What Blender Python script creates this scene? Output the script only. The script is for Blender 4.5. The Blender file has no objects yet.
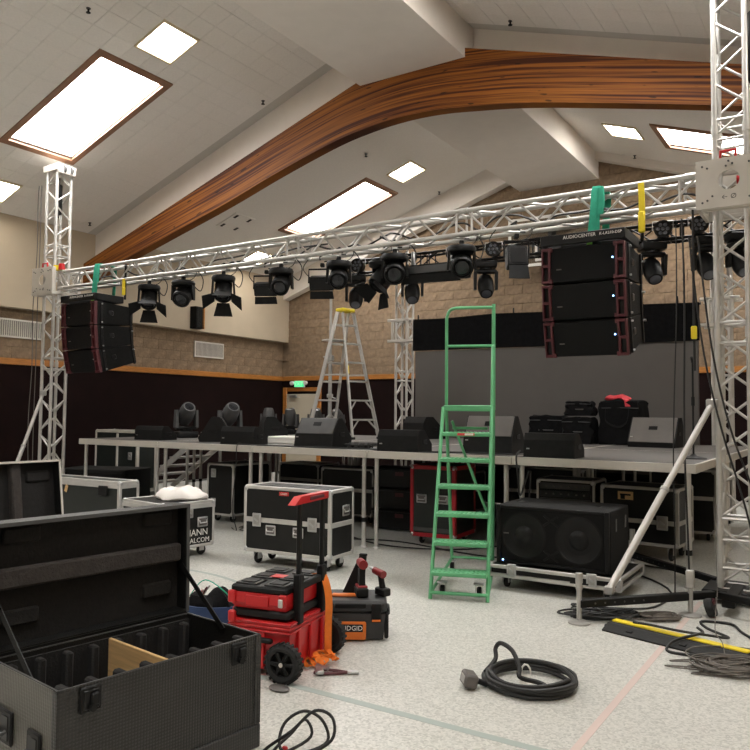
import bpy, bmesh, math, random
from mathutils import Vector, Matrix, Euler
random.seed(7)
PI = math.pi
SC = bpy.context.scene
COL = SC.collection
# ---------------------------------------------------------------- camera
cam_d = bpy.data.cameras.new('camera'); cam = bpy.data.objects.new('camera', cam_d); COL.objects.link(cam)
cam_d.sensor_width = 36.0; cam_d.lens = 36.0; cam_d.clip_start = 0.05; cam_d.clip_end = 200
_y, _p, _r = math.radians(32.83), math.radians(2.83), math.radians(0.51)
_fw = Vector((-math.sin(_y)*math.cos(_p), math.cos(_y)*math.cos(_p), math.sin(_p)))
_rt = Vector((math.cos(_y), math.sin(_y), 0)); _up = _rt.cross(_fw)
_r2 = math.cos(_r)*_rt + math.sin(_r)*_up; _u2 = -math.sin(_r)*_rt + math.cos(_r)*_up
cam.matrix_world = Matrix(((_r2.x, _u2.x, -_fw.x, 0), (_r2.y, _u2.y, -_fw.y, 0), (_r2.z, _u2.z, -_fw.z, 1.6), (0, 0, 0, 1)))
SC.camera = cam
# ---------------------------------------------------------------- light, exposure
W = bpy.data.worlds.new('world'); SC.world = W; W.use_nodes = True
W.node_tree.nodes['Background'].inputs[0].default_value = (0.75, 0.85, 1, 1)
W.node_tree.nodes['Background'].inputs[1].default_value = 0.3
SKY_E, TROF_E = 17.0, 17.0          # luminance of the skylight diffusers and of the ceiling lights
SC.view_settings.view_transform = 'Standard'; SC.view_settings.look = 'None'
SC.view_settings.gamma = 1.0; SC.view_settings.exposure = 0.57; SC.view_settings.use_curve_mapping = False
try:
    SC.cycles.use_denoising = True; SC.cycles.max_bounces = 7; SC.cycles.diffuse_bounces = 5
    SC.cycles.sample_clamp_indirect = 6.0
except Exception: pass

# ---------------------------------------------------------------- materials
MATS = {}
def mat(name, col, rough=.55, metal=0.0, var=0.0, scale=8.0, bump=0.0, bscale=60.0, emit=None, spec=.5, stretch=None, trans=0.0, col2=None, coat=0.0, vor=0.0):
    m = bpy.data.materials.new(name); m.use_nodes = True; nt = m.node_tree; b = nt.nodes['Principled BSDF']
    c = (*col, 1)
    b.inputs['Base Color'].default_value = c; b.inputs['Roughness'].default_value = rough; b.inputs['Metallic'].default_value = metal
    b.inputs['Specular IOR Level'].default_value = spec
    if coat: b.inputs['Coat Weight'].default_value = coat
    if trans: b.inputs['Transmission Weight'].default_value = trans
    tc = None
    def coords(s):
        nonlocal tc
        if tc is None: tc = nt.nodes.new('ShaderNodeTexCoord')
        mp = nt.nodes.new('ShaderNodeMapping'); mp.inputs['Scale'].default_value = s
        nt.links.new(tc.outputs['Object'], mp.inputs['Vector']); return mp.outputs['Vector']
    if var or col2:
        n = nt.nodes.new('ShaderNodeTexNoise'); n.inputs['Scale'].default_value = scale; n.inputs['Detail'].default_value = 4
        nt.links.new(coords(stretch or (1, 1, 1)), n.inputs['Vector'])
        r = nt.nodes.new('ShaderNodeValToRGB')
        if col2: a, d = c, (*col2, 1)
        else: a = tuple(max(0, x*(1-var)) for x in col)+(1,); d = tuple(min(1, x*(1+var)) for x in col)+(1,)
        r.color_ramp.elements[0].color = a; r.color_ramp.elements[1].color = d
        r.color_ramp.elements[0].position = .3; r.color_ramp.elements[1].position = .7
        nt.links.new(n.outputs['Fac'], r.inputs['Fac']); nt.links.new(r.outputs['Color'], b.inputs['Base Color'])
    if bump:
        n2 = nt.nodes.new('ShaderNodeTexNoise'); n2.inputs['Scale'].default_value = bscale; n2.inputs['Detail'].default_value = 3
        nt.links.new(coords((1, 1, 1)), n2.inputs['Vector'])
        bp = nt.nodes.new('ShaderNodeBump'); bp.inputs['Strength'].default_value = bump; bp.inputs['Distance'].default_value = .01
        nt.links.new(n2.outputs['Fac'], bp.inputs['Height']); nt.links.new(bp.outputs['Normal'], b.inputs['Normal'])
    if vor:     # embossed diamond laminate
        n3 = nt.nodes.new('ShaderNodeTexVoronoi'); n3.inputs['Scale'].default_value = vor; n3.inputs['Randomness'].default_value = .0
        nt.links.new(coords((1, 1, 1)), n3.inputs['Vector'])
        bp = nt.nodes.new('ShaderNodeBump'); bp.inputs['Strength'].default_value = .8; bp.inputs['Distance'].default_value = .006
        nt.links.new(n3.outputs['Distance'], bp.inputs['Height']); nt.links.new(bp.outputs['Normal'], b.inputs['Normal'])
    if emit:
        b.inputs['Emission Color'].default_value = (*emit[0], 1); b.inputs['Emission Strength'].default_value = emit[1]
    MATS[name] = m; return m
M = MATS
mat('cream', (.46, .385, .285), .8, var=.03, scale=3)
mat('ceil_white', (.78, .73, .675), .85, var=.02, scale=5)
mat('tile', (.82, .79, .75), .9, var=.03, scale=30, bump=.15, bscale=120)
mat('tile_gap', (.58, .555, .52), .9)
mat('block', (.215, .150, .094), .95, var=.22, scale=11, bump=1.0, bscale=34)
mat('mortar', (.20, .14, .088), .95)
mat('dark_wall', (.0085, .003, .0027), .85, var=.2, scale=3, spec=.12)
mat('wood_trim', (.38, .15, .03), .45, var=.25, scale=6, stretch=(1, 1, 12))
mat('sky_frame', (.26, .135, .08), .5, var=.15, scale=4)
mat('sky_shaft', (.75, .55, .42), .7)
mat('glow', (1, 1, 1), .6, emit=((1, .985, .96), SKY_E))
mat('glow_warm', (1, 1, 1), .6, emit=((1, .95, .86), TROF_E))
mat('alu', (.60, .585, .56), .42, .55, var=.06, scale=9)
mat('alu_dull', (.45, .44, .42), .5, .45, var=.10, scale=9)
mat('alu_plate', (.62, .585, .53), .5, .25, var=.04, scale=6)
mat('steel', (.55, .55, .55), .35, .9)
mat('black', (.0055, .0055, .0055), .5, var=.3, scale=12, spec=.28)
mat('black_rough', (.007, .007, .007), .75, var=.25, scale=20, bump=.2, bscale=150, spec=.28)
mat('black_gloss', (.005, .005, .0055), .3, spec=.3)
mat('grille', (.0055, .0055, .0055), .7, bump=.6, bscale=240, spec=.2)
mat('laminate', (.0085, .0085, .008), .45, var=.2, scale=5, bump=.25, bscale=160, spec=.3)
mat('laminate_lit_end', (.115, .11, .095), .42, var=.12, scale=5, vor=75)  # light reflected by the trunk's end wall, put into a paler laminate
mat('laminate_green', (.011, .0145, .0125), .45, var=.2, scale=5, bump=.2, bscale=160)
mat('foam', (.012, .011, .0105), .95, var=.2, scale=40, bump=.3, bscale=90)
mat('foam_light', (.040, .034, .031), .95, var=.2, scale=25, bump=.5, bscale=90)
mat('fabric', (.0055, .0055, .006), .9, var=.3, scale=14, bump=.5, bscale=30, spec=.12)
mat('rubber', (.010, .010, .010), .75, bump=.3, bscale=80)
mat('cable', (.014, .014, .014), .55)
mat('cable_grey', (.14, .125, .11), .65, var=.25, scale=15)
mat('red', (.52, .012, .015), .38, var=.06, scale=4)
mat('red_dark', (.085, .014, .019), .5, var=.15, scale=8)
mat('red_trim', (.36, .012, .02), .45, var=.15, scale=8)
mat('red_cloth', (.62, .045, .06), .8, var=.15, scale=14)
mat('orange', (.70, .17, .02), .5)
mat('orange_strap', (.80, .20, .02), .8, var=.1, scale=20)
mat('green', (.115, .40, .19), .42, var=.08, scale=6)
mat('green_strap', (.035, .40, .255), .85, var=.1, scale=20)
mat('lime', (.25, .62, .10), .8)
mat('yellow', (.80, .62, .015), .5, var=.06, scale=6)
mat('yellow_tag', (.85, .66, .02), .55)
mat('blue', (.016, .04, .11), .7, var=.15, scale=10)
mat('white', (.78, .76, .72), .6, var=.03, scale=6)
mat('white_cloth', (.80, .76, .72), .9, var=.03, scale=6)
mat('pine', (.62, .40, .18), .6, var=.14, scale=5, stretch=(1, 14, 14))
mat('deck', (.115, .105, .098), .55, var=.16, scale=5, stretch=(1, 10, 1))
mat('screen', (.105, .096, .09), .65, var=.04, scale=3)
mat('lens', (.012, .013, .016), .22, spec=.5)
mat('trunk_face', (.026, .026, .025), .40, var=.15, scale=5, vor=75)
mat('warm_frame', (.72, .62, .42), .6)
mat('drill_red', (.22, .012, .014), .45)
mat('lens_light', (.10, .11, .13), .12, spec=.8)
mat('grey_plastic', (.065, .065, .066), .5, var=.1, scale=8)
mat('grey_monitor', (.115, .104, .096), .5, var=.1, scale=5)  # painted light on monitor slopes; plain grey on small parts
mat('door_paint', (.52, .46, .36), .55)
mat('exit_green', (.05, .6, .2), .5, emit=((.08, .8, .3), .9))
mat('led_blue', (.2, .5, 1), .4, emit=((.25, .5, 1), 6.0))
mat('line_green', (.36, .41, .385), .55)
mat('line_pink', (.60, .48, .44), .55)
mat('glass', (.9, .95, .95), .03, trans=1.0)
mat('chrome', (.75, .75, .75), .15, 1.0)

def floor_material():
    m = bpy.data.materials.new('terrazzo_floor'); m.use_nodes = True; nt = m.node_tree; b = nt.nodes['Principled BSDF']
    tc = nt.nodes.new('ShaderNodeTexCoord')
    v = nt.nodes.new('ShaderNodeTexVoronoi'); v.inputs['Scale'].default_value = 85
    nt.links.new(tc.outputs['Object'], v.inputs['Vector'])
    r = nt.nodes.new('ShaderNodeValToRGB'); e = r.color_ramp.elements
    e[0].color = (.42, .42, .385, 1); e[0].position = .0; e[1].color = (.66, .65, .605, 1); e[1].position = 1
    k = e.new(.45); k.color = (.56, .555, .515, 1)
    sx = nt.nodes.new('ShaderNodeSeparateColor'); nt.links.new(v.outputs['Color'], sx.inputs['Color'])
    nt.links.new(sx.outputs[0], r.inputs['Fac'])
    n = nt.nodes.new('ShaderNodeTexNoise'); n.inputs['Scale'].default_value = 1.1; n.inputs['Detail'].default_value = 5
    nt.links.new(tc.outputs['Object'], n.inputs['Vector'])
    r2 = nt.nodes.new('ShaderNodeValToRGB'); r2.color_ramp.elements[0].color = (.86, .86, .86, 1); r2.color_ramp.elements[1].color = (1.06, 1.06, 1.06, 1)
    nt.links.new(n.outputs['Fac'], r2.inputs['Fac'])
    mx = nt.nodes.new('ShaderNodeMix'); mx.data_type = 'RGBA'; mx.blend_type = 'MULTIPLY'; mx.inputs[0].default_value = 1
    nt.links.new(r.outputs['Color'], mx.inputs[6]); nt.links.new(r2.outputs['Color'], mx.inputs[7])
    nt.links.new(mx.outputs[2], b.inputs['Base Color'])
    b.inputs['Roughness'].default_value = .38; b.inputs['Specular IOR Level'].default_value = .4
    MATS['floor'] = m
floor_material()

def beam_material():
    m = bpy.data.materials.new('glulam'); m.use_nodes = True; nt = m.node_tree; b = nt.nodes['Principled BSDF']
    uv = nt.nodes.new('ShaderNodeUVMap'); uv.uv_map = 'UVMap'
    def noise(sc, det, sx, sy):
        mp = nt.nodes.new('ShaderNodeMapping'); mp.inputs['Scale'].default_value = (sx, sy, 1)
        nt.links.new(uv.outputs['UV'], mp.inputs['Vector'])
        n = nt.nodes.new('ShaderNodeTexNoise'); n.inputs['Scale'].default_value = sc; n.inputs['Detail'].default_value = det
        nt.links.new(mp.outputs['Vector'], n.inputs['Vector']); return n
    n1 = noise(1.0, 4, .35, 26)        # each lamination its own tone
    n2 = noise(1.0, 4, 1.3, 70)        # grain
    n3 = noise(1.0, 1, 3.6, 16)        # knots
    r = nt.nodes.new('ShaderNodeValToRGB'); e = r.color_ramp.elements
    e[0].position = .40; e[0].color = (.062, .013, .0022, 1); e[1].position = .60; e[1].color = (.285, .098, .012, 1)
    k = e.new(.47); k.color = (.165, .048, .0065, 1)
    nt.links.new(n1.outputs['Fac'], r.inputs['Fac'])
    r2 = nt.nodes.new('ShaderNodeValToRGB'); r2.color_ramp.elements[0].position = .3; r2.color_ramp.elements[0].color = (.62, .62, .62, 1); r2.color_ramp.elements[1].position = .65
    nt.links.new(n2.outputs['Fac'], r2.inputs['Fac'])
    r3 = nt.nodes.new('ShaderNodeValToRGB'); r3.color_ramp.elements[0].position = .70; r3.color_ramp.elements[0].color = (1, 1, 1, 1); r3.color_ramp.elements[1].position = .74; r3.color_ramp.elements[1].color = (.3, .3, .3, 1)
    nt.links.new(n3.outputs['Fac'], r3.inputs['Fac'])
    def mul(a, c):
        mx = nt.nodes.new('ShaderNodeMix'); mx.data_type = 'RGBA'; mx.blend_type = 'MULTIPLY'; mx.inputs[0].default_value = 1
        nt.links.new(a, mx.inputs[6]); nt.links.new(c, mx.inputs[7]); return mx.outputs[2]
    nt.links.new(mul(mul(r.outputs['Color'], r2.outputs['Color']), r3.outputs['Color']), b.inputs['Base Color'])
    b.inputs['Roughness'].default_value = .6; b.inputs['Specular IOR Level'].default_value = .25
    MATS['glulam'] = m
beam_material()

# ---------------------------------------------------------------- mesh helpers
class MB:
    def __init__(s): s.v = []; s.f = []
    def add(s, vs, fs):
        o = len(s.v); s.v += [tuple(v) for v in vs]; s.f += [tuple(i+o for i in f) for f in fs]; return s
    def box(s, c, d, R=None):
        x, y, z = d[0]/2, d[1]/2, d[2]/2; c = Vector(c)
        vs = [Vector((i*x, j*y, k*z)) for k in (-1, 1) for j in (-1, 1) for i in (-1, 1)]
        if R is not None: vs = [R @ v for v in vs]
        return s.add([v+c for v in vs], [(0, 2, 3, 1), (4, 5, 7, 6), (0, 1, 5, 4), (2, 6, 7, 3), (0, 4, 6, 2), (1, 3, 7, 5)])
    def bb(s, a, b):   # box by two corners
        return s.box([(a[i]+b[i])/2 for i in range(3)], [abs(b[i]-a[i]) for i in range(3)])
    def rbox(s, c, d, r=.01, R=None, seg=1):
        bm = bmesh.new(); bmesh.ops.create_cube(bm, size=1)
        for v in bm.verts: v.co = Vector((v.co.x*d[0], v.co.y*d[1], v.co.z*d[2]))
        bmesh.ops.bevel(bm, geom=bm.edges[:], offset=min(r, min(d)*.45), segments=seg, affect='EDGES', profile=.5)
        bm.verts.index_update(); c = Vector(c)
        vs = [(R @ v.co if R is not None else v.co.copy())+c for v in bm.verts]
        fs = [[v.index for v in f.verts] for f in bm.faces]; bm.free(); return s.add(vs, fs)
    def hull8(s, bot, top):  # two quads, both counter-clockwise from above
        return s.add(list(bot)+list(top), [(3, 2, 1, 0), (4, 5, 6, 7)]+[(i, (i+1) % 4, 4+(i+1) % 4, 4+i) for i in range(4)])
    def cyl(s, p, q, r, r2=None, n=12, cap=True):
        p = Vector(p); q = Vector(q); r2 = r if r2 is None else r2
        d = (q-p).normalized(); a = d.orthogonal().normalized(); b = d.cross(a)
        vs = []
        for (o, rr) in ((p, r), (q, r2)):
            vs += [o+rr*(math.cos(2*PI*i/n)*a+math.sin(2*PI*i/n)*b) for i in range(n)]
        fs = [(i, (i+1) % n, n+(i+1) % n, n+i) for i in range(n)]
        if cap: fs += [tuple(range(n-1, -1, -1)), tuple(range(n, 2*n))]
        return s.add(vs, fs)
    def lathe(s, prof, o=(0, 0, 0), R=None, n=20):  # prof = [(r,z)...]
        o = Vector(o); vs = []; fs = []
        for (r, z) in prof:
            for i in range(n):
                v = Vector((r*math.cos(2*PI*i/n), r*math.sin(2*PI*i/n), z)); vs.append((R @ v if R is not None else v)+o)
        for k in range(len(prof)-1):
            for i in range(n): fs.append((k*n+i, k*n+(i+1) % n, (k+1)*n+(i+1) % n, (k+1)*n+i))
        if prof[0][0] > 1e-6: fs.append(tuple(range(n-1, -1, -1)))
        if prof[-1][0] > 1e-6: fs.append(tuple(range((len(prof)-1)*n, len(prof)*n)))
        return s.add(vs, fs)
    def tube(s, pts, r, n=6, closed=False):
        pts = [Vector(p) for p in pts]; N = len(pts); vs = []; fs = []; prev = None
        for i, p in enumerate(pts):
            if closed: d = pts[(i+1) % N]-pts[i-1]
            else: d = pts[min(i+1, N-1)]-pts[max(i-1, 0)]
            if d.length < 1e-9: d = Vector((0, 0, 1))
            d.normalize()
            a = d.orthogonal() if prev is None else prev-d*prev.dot(d)
            if a.length < 1e-6: a = d.orthogonal()
            a.normalize(); prev = a; b = d.cross(a)
            vs += [p+r*(math.cos(2*PI*k/n)*a+math.sin(2*PI*k/n)*b) for k in range(n)]
        for i in range(N if closed else N-1):
            j = (i+1) % N
            fs += [(i*n+k, i*n+(k+1) % n, j*n+(k+1) % n, j*n+k) for k in range(n)]
        if not closed: fs += [tuple(range(n-1, -1, -1)), tuple(range((N-1)*n, N*n))]
        return s.add(vs, fs)
    def prism(s, poly, axis, a, b):  # polygon in the two other axes, extruded along axis
        n = len(poly)
        def P(u, v, t): return {'x': (t, u, v), 'y': (u, t, v), 'z': (u, v, t)}[axis]
        vs = [P(u, v, a) for u, v in poly]+[P(u, v, b) for u, v in poly]
        return s.add(vs, [tuple(range(n-1, -1, -1)), tuple(range(n, 2*n))]+[(i, (i+1) % n, n+(i+1) % n, n+i) for i in range(n)])
    def ell(s, c, r, n=14, m=8, R=None):
        prof = [(max(1e-7, math.sin(PI*k/m)), -math.cos(PI*k/m)) for k in range(m+1)]; t = MB().lathe(prof, n=n)
        c = Vector(c); vs = [Vector((v[0]*r[0], v[1]*r[1], v[2]*r[2])) for v in t.v]
        if R is not None: vs = [R @ v for v in vs]
        return s.add([v+c for v in vs], t.f)
    def strip(s, path, w, t=.004, up=None):  # flat webbing along a path; w vector or list of width vectors
        pts = [Vector(p) for p in path]; N = len(pts); vs = []; fs = []
        for i, p in enumerate(pts):
            d = (pts[min(i+1, N-1)]-pts[max(i-1, 0)]).normalized()
            wv = Vector(w[i] if isinstance(w, list) else w)
            nn = d.cross(wv).normalized()*t/2
            vs += [p-wv/2-nn, p+wv/2-nn, p+wv/2+nn, p-wv/2+nn]
        for i in range(N-1):
            for k in range(4): fs.append((i*4+k, i*4+(k+1) % 4, i*4+4+(k+1) % 4, i*4+4+k))
        fs += [(3, 2, 1, 0), (N*4-4, N*4-3, N*4-2, N*4-1)]
        return s.add(vs, fs)
    def mesh(s, name, m, smooth=True):
        me = bpy.data.meshes.new(name); me.from_pydata([tuple(v) for v in s.v], [], s.f); me.materials.append(MATS[m] if isinstance(m, str) else m)
        bm = bmesh.new(); bm.from_mesh(me); bmesh.ops.recalc_face_normals(bm, faces=bm.faces[:]); bm.to_mesh(me); bm.free()
        if smooth:
            me.shade_smooth(); me.set_sharp_from_angle(angle=math.radians(38))
        return me

def rot(ax, deg): return Matrix.Rotation(math.radians(deg), 3, ax)
def obj(name, me, parent=None):
    o = bpy.data.objects.new(name, me); COL.objects.link(o)
    if parent is not None: o.parent = parent
    return o
def part(name, mb, m, parent, label=None, smooth=True):
    o = obj(name, mb.mesh(name, m, smooth), parent)
    if label: o['label'] = label
    return o
def tag(o, label, cat, group=None):
    o['label'] = label; o['category'] = cat
    if group: o['group'] = group
    return o
def thing(name, label, cat, loc=(0, 0, 0), rz=0, group=None, rot3=None):
    o = bpy.data.objects.new(name, None); COL.objects.link(o); o.empty_display_size = .1
    o.location = loc; o.rotation_euler = rot3 if rot3 else (0, 0, math.radians(rz)); return tag(o, label, cat, group)
def struct(name, mb, m, parent=None, smooth=False):
    o = part(name, mb, m, parent, smooth=smooth)
    if parent is None: o['kind'] = 'structure'
    return o
def inst(name, me, parent, loc=(0, 0, 0), R=None):
    o = obj(name, me, parent); o.location = loc
    if R is not None: o.rotation_euler = R.to_euler()
    return o
def copy_tree(o, parent=None):
    c = o.copy(); COL.objects.link(c); c.parent = parent
    for ch in list(o.children): copy_tree(ch, c)
    return c
def text_mb(txt, size, R, o, ext=.002, align='CENTER'):
    cu = bpy.data.curves.new('t', 'FONT'); cu.body = txt; cu.size = size; cu.extrude = ext; cu.align_x = align; cu.align_y = 'CENTER'; cu.resolution_u = 2
    ob = bpy.data.objects.new('t', cu); COL.objects.link(ob); dg = bpy.context.evaluated_depsgraph_get()
    me = bpy.data.meshes.new_from_object(ob.evaluated_get(dg)); mb = MB()
    mb.add([R @ v.co + Vector(o) for v in me.vertices], [tuple(p.vertices) for p in me.polygons])
    bpy.data.objects.remove(ob); bpy.data.curves.remove(cu); bpy.data.meshes.remove(me); return mb
R_FRONT = rot('X', 90)             # text facing -Y
R_RIGHT = rot('Z', 90) @ rot('X', 90)   # text facing +X
def spline(pts, k=8, closed=False):
    pts = [Vector(p) for p in pts]; N = len(pts); out = []
    for i in range(N if closed else N-1):
        g = (lambda j: pts[j % N]) if closed else (lambda j: pts[max(0, min(N-1, j))])
        a, b, c, d = g(i-1), g(i), g(i+1), g(i+2)
        for t in range(k):
            u = t/k
            out.append(.5*((2*b)+(c-a)*u+(2*a-5*b+4*c-d)*u*u+(3*b-a-3*c+d)*u**3))
    if not closed: out.append(pts[-1])
    return out
# ================================================================= the room
XL, XR, YF, YR = -12.932, 2.65, -5.8, 15.476
def tz(x): return 9.397+.34*x          # left tiled slope
def tzr(x): return 5.497-.34*x         # right tiled slope
fl = struct('floor', MB().bb((XL-.2, YF-.2, -.1), (XR+.2, YR+.2, 0)), 'floor')
part('painted_line', MB().bb((-12.8, 3.475, 0), (2.4, 3.53, .0012)), 'line_green', fl, 'grey green painted court line')
part('painted_line', MB().bb((-1.19, -5, 0), (-1.148, 7.0, .0014)), 'line_pink', fl, 'pale pink painted court line')
arc = MB(); pts = [(-5.6+1.9*math.cos(a), 3.5+1.9*math.sin(a)) for a in [PI*k/40 for k in range(4, 41)]]
for a, b in zip(pts, pts[1:]):
    ca, cb = Vector((a[0]+5.6, a[1]-3.5)).normalized()*.025, Vector((b[0]+5.6, b[1]-3.5)).normalized()*.025
    arc.add([(a[0]-ca.x, a[1]-ca.y, .0012), (a[0]+ca.x, a[1]+ca.y, .0012), (b[0]+cb.x, b[1]+cb.y, .0012), (b[0]-cb.x, b[1]-cb.y, .0012)], [(0, 1, 2, 3)])
part('painted_line', arc, 'line_green', fl, 'grey green painted arc')

# walls: dark panelling below the wooden band, split faced block above
struct('wall_left_lower', MB().bb((XL-.2, YF, 0), (XL, YR, 2.406)), 'dark_wall')
struct('wall_rear_lower', MB().bb((XL, YR, 0), (XR, YR+.2, 2.406)), 'dark_wall')
struct('trim_1', MB().rbox((XL-.08, (YF+YR)/2, 2.464), (.22, YR-YF, .117), .008), 'wood_trim')
struct('trim_2', MB().rbox(((XL+XR)/2, YR+.08, 2.464), (XR-XL, .22, .117), .008), 'wood_trim')
wl = struct('wall_left', MB().bb((XL-.2, YF, 2.406), (XL-.02, YR+.2, 5.8)), 'mortar')
wr = struct('wall_rear', MB().add([(XL, YR+.02, 2.406), (XR, YR+.02, 2.406), (XR, YR+.02, 5.2), (-5.5, YR+.02, 7.7), (XL, YR+.02, 5.2),
                                   (XL, YR+.2, 2.406), (XR, YR+.2, 2.406), (XR, YR+.2, 4.9), (-5.5, YR+.2, 7.7), (XL, YR+.2, 5.2)],
                                  [(0, 1, 2, 3, 4), (9, 8, 7, 6, 5), (0, 5, 6, 1), (1, 6, 7, 2), (2, 7, 8, 3), (3, 8, 9, 4), (4, 9, 5, 0)]), 'mortar')
struct('wall_right', MB().bb((XR, YF, 0), (XR+.2, YR, 5.8)), 'cream')
struct('wall_front', MB().bb((XL, YF-.2, 0), (XR, YF, 7.8)), 'cream')
# blocks as pieces
BW, BH = .424, .212
def block_mesh(w, name):
    mb = MB(); a = .012
    # split face: a low relief of a few facets
    x, z = w/2-.003, BH/2-.003
    g = [[Vector((-x+2*x*i/3, -.014-random.random()*.008 if 0 < i < 3 or 0 < j < 2 else -.006, -z+2*z*j/2)) for i in range(4)] for j in range(3)]
    vs = [p for r in g for p in r]; fs = [(j*4+i, j*4+i+1, j*4+i+5, j*4+i+4) for j in range(2) for i in range(3)]
    ring = [0, 1, 2, 3, 7, 11, 10, 9, 8, 4]; o = len(vs)
    vs += [Vector((vs[i].x, .03, vs[i].z)) for i in ring]
    fs += [(ring[k], ring[(k+1) % 10], o+(k+1) % 10, o+k) for k in range(10)]
    mb.add(vs, fs); return mb
bmeshes = [block_mesh(BW, 'b').mesh('concrete_block', 'block', False) for _ in range(5)]
half = block_mesh(BW/2, 'b').mesh('concrete_block', 'block', False)
def ray_ok(x, z):
    return not (-7.4 < x < -2.2 and z < 3.3)
cells = []
for j in range(21):
    z = 2.522+BH*(j+.5)
    for i in range(-1, 40):
        x = XL+BW*(i+.5)+(BW/2 if j % 2 else 0)
        if x < XL+.1 or x > XR-.1: continue
        top = min(8.861+.34*x, 5.342-.34*x)
        if z-BH/2 > top: continue
        cells.append((x, z, ray_ok(x, z)))
cells.sort(key=lambda c: (not c[2], c[0] > -1.6, -c[0]))
rest = MB()
for k, (x, z, vis) in enumerate(cells):
    if k < 300: inst('concrete_block', bmeshes[k % 5], wr, (x, YR, z))
    else:
        m = block_mesh(BW, 'b'); rest.add([(v[0]+x, v[1]+YR, v[2]+z) for v in m.v], m.f)
o = part('concrete_blocks', rest, 'block', wr, smooth=False); o['kind'] = 'stuff'
Rl = rot('Z', 90)
for j in range(5):
    z = 2.522+BH*(j+.5)
    for i in range(27):
        y = YR-BW*(i+.5)-(BW/2 if j % 2 else 0)
        if y < 5.5: continue
        inst('concrete_block', bmeshes[(i*3+j) % 5], wl, (XL, y, z), Rl)
struct('wall_left_soffit', MB().bb((XL-.1, YF, 3.423), (-12.72, YR+.01, 5.8)), 'cream')

# ceiling: two tiled slopes with openings for skylights and lights
TX, TY = .2968, .3233
SKYX = (-10.918, -8.544); LITX = [(-8.247, -7.653), (-12.402, -11.808)]
SKYXR = (-2.862, -.488); LITXR = [(-3.752, -3.159), (.403, .996)]
bays = [(-3.68, 2.862, -.244), (3.05, 9.402, 6.296), (9.61, 15.22, 12.837)]   # y0, y1, skylight start
bays.insert(0, (YF, -3.87, None))
def slope(name, x0, x1, y0, y1, zf, holes, m):
    xs = sorted({x0, x1} | {h[0] for h in holes} | {h[1] for h in holes}); ys = sorted({y0, y1} | {h[2] for h in holes} | {h[3] for h in holes})
    mb = MB()
    for a, b in zip(xs, xs[1:]):
        for c, d in zip(ys, ys[1:]):
            if any(h[0]-1e-6 <= a and b <= h[1]+1e-6 and h[2]-1e-6 <= c and d <= h[3]+1e-6 for h in holes): continue
            lo = [(a, c, zf(a)), (b, c, zf(b)), (b, d, zf(b)), (a, d, zf(a))]
            mb.hull8(lo, [(p[0], p[1], p[2]+.03) for p in lo])
    return struct(name, mb, m)
def slab_on(x0, x1, y0, y1, zf, dz0, dz1):
    lo = [(x0, y0, zf(x0)+dz0), (x1, y0, zf(x1)+dz0), (x1, y1, zf(x1)+dz0), (x0, y1, zf(x0)+dz0)]
    return MB().hull8(lo, [(p[0], p[1], p[2]-dz0+dz1) for p in lo])
SLOPES = []
sky_words = {('L', 2): 'beside the light over the tower top', ('L', 3): 'above the rear end of the long truss', ('R', 3): 'beyond the tall tower and rear truss'}
def skylight(side, k, x0, x1, y0, zf):
    y1 = y0+4*TY; w = .10
    n = sky_words.get((side, k), {('L', 1): 'over the green court line', ('R', 2): 'straight over the coiled cable', ('R', 1): 'over the pink court line near the front wall'}.get((side, k)))
    t = thing('skylight', 'glowing brown framed rectangular skylight '+n, 'skylight', (0, 0, 0), group='skylights in the roof')
    for (a, b, c, d) in ((x0, x1, y0, y0+w), (x0, x1, y1-w, y1), (x0, x0+w, y0+w, y1-w), (x1-w, x1, y0+w, y1-w)):
        part('frame_board', slab_on(a, b, c, d, zf, -.03, .03), 'sky_frame', t)
    sh = MB()
    a, b, c, d = x0+w, x1-w, y0+w, y1-w
    for (p, q, r, s) in ((a-.02, a, c, d), (b, b+.02, c, d), (a, b, c-.02, c), (a, b, d, d+.02)): 
        g = slab_on(p, q, r, s, zf, .0, .06); sh.add(g.v, g.f)
    part('shaft', sh, 'sky_shaft', t)
    part('diffuser', slab_on(a-.02, b+.02, c-.02, d+.02, zf, .06, .08), 'glow', t, 'bright white diffuser panel')
def troffer(side, k, i, x0, x1, y0, zf):
    y1 = y0+2*TY; w = .03
    words = {('L', 2, 0): 'uphill of the big skylight in the near bay', ('L', 2, 1): 'low by the cream wall in the near bay', ('L', 3, 0): 'uphill of the skylight in the far bay',
             ('L', 3, 1): 'low in the far bay seen through the truss', ('R', 3, 0): 'on the far slope right under the wooden arch'}
    t = thing('ceiling_light', 'square lit ceiling light '+words.get((side, k, i), ('uphill' if i == 0 else 'downhill')+' of the skylight '+{('L', 1): 'over the green court line', ('R', 1): 'over the pink court line', ('R', 2): 'straight over the coiled cable', ('R', 3): 'beyond the tall tower'}.get((side, k), '')), 'light', group='square ceiling lights')
    for (a, b, c, d) in ((x0, x1, y0, y0+w), (x0, x1, y1-w, y1), (x0, x0+w, y0+w, y1-w), (x1-w, x1, y0+w, y1-w)):
        part('frame_edge', slab_on(a, b, c, d, zf, -.03, .03), 'warm_frame', t)
    part('diffuser', slab_on(x0+w, x1-w, y0+w, y1-w, zf, -.002, .02), 'glow_warm', t)
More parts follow.
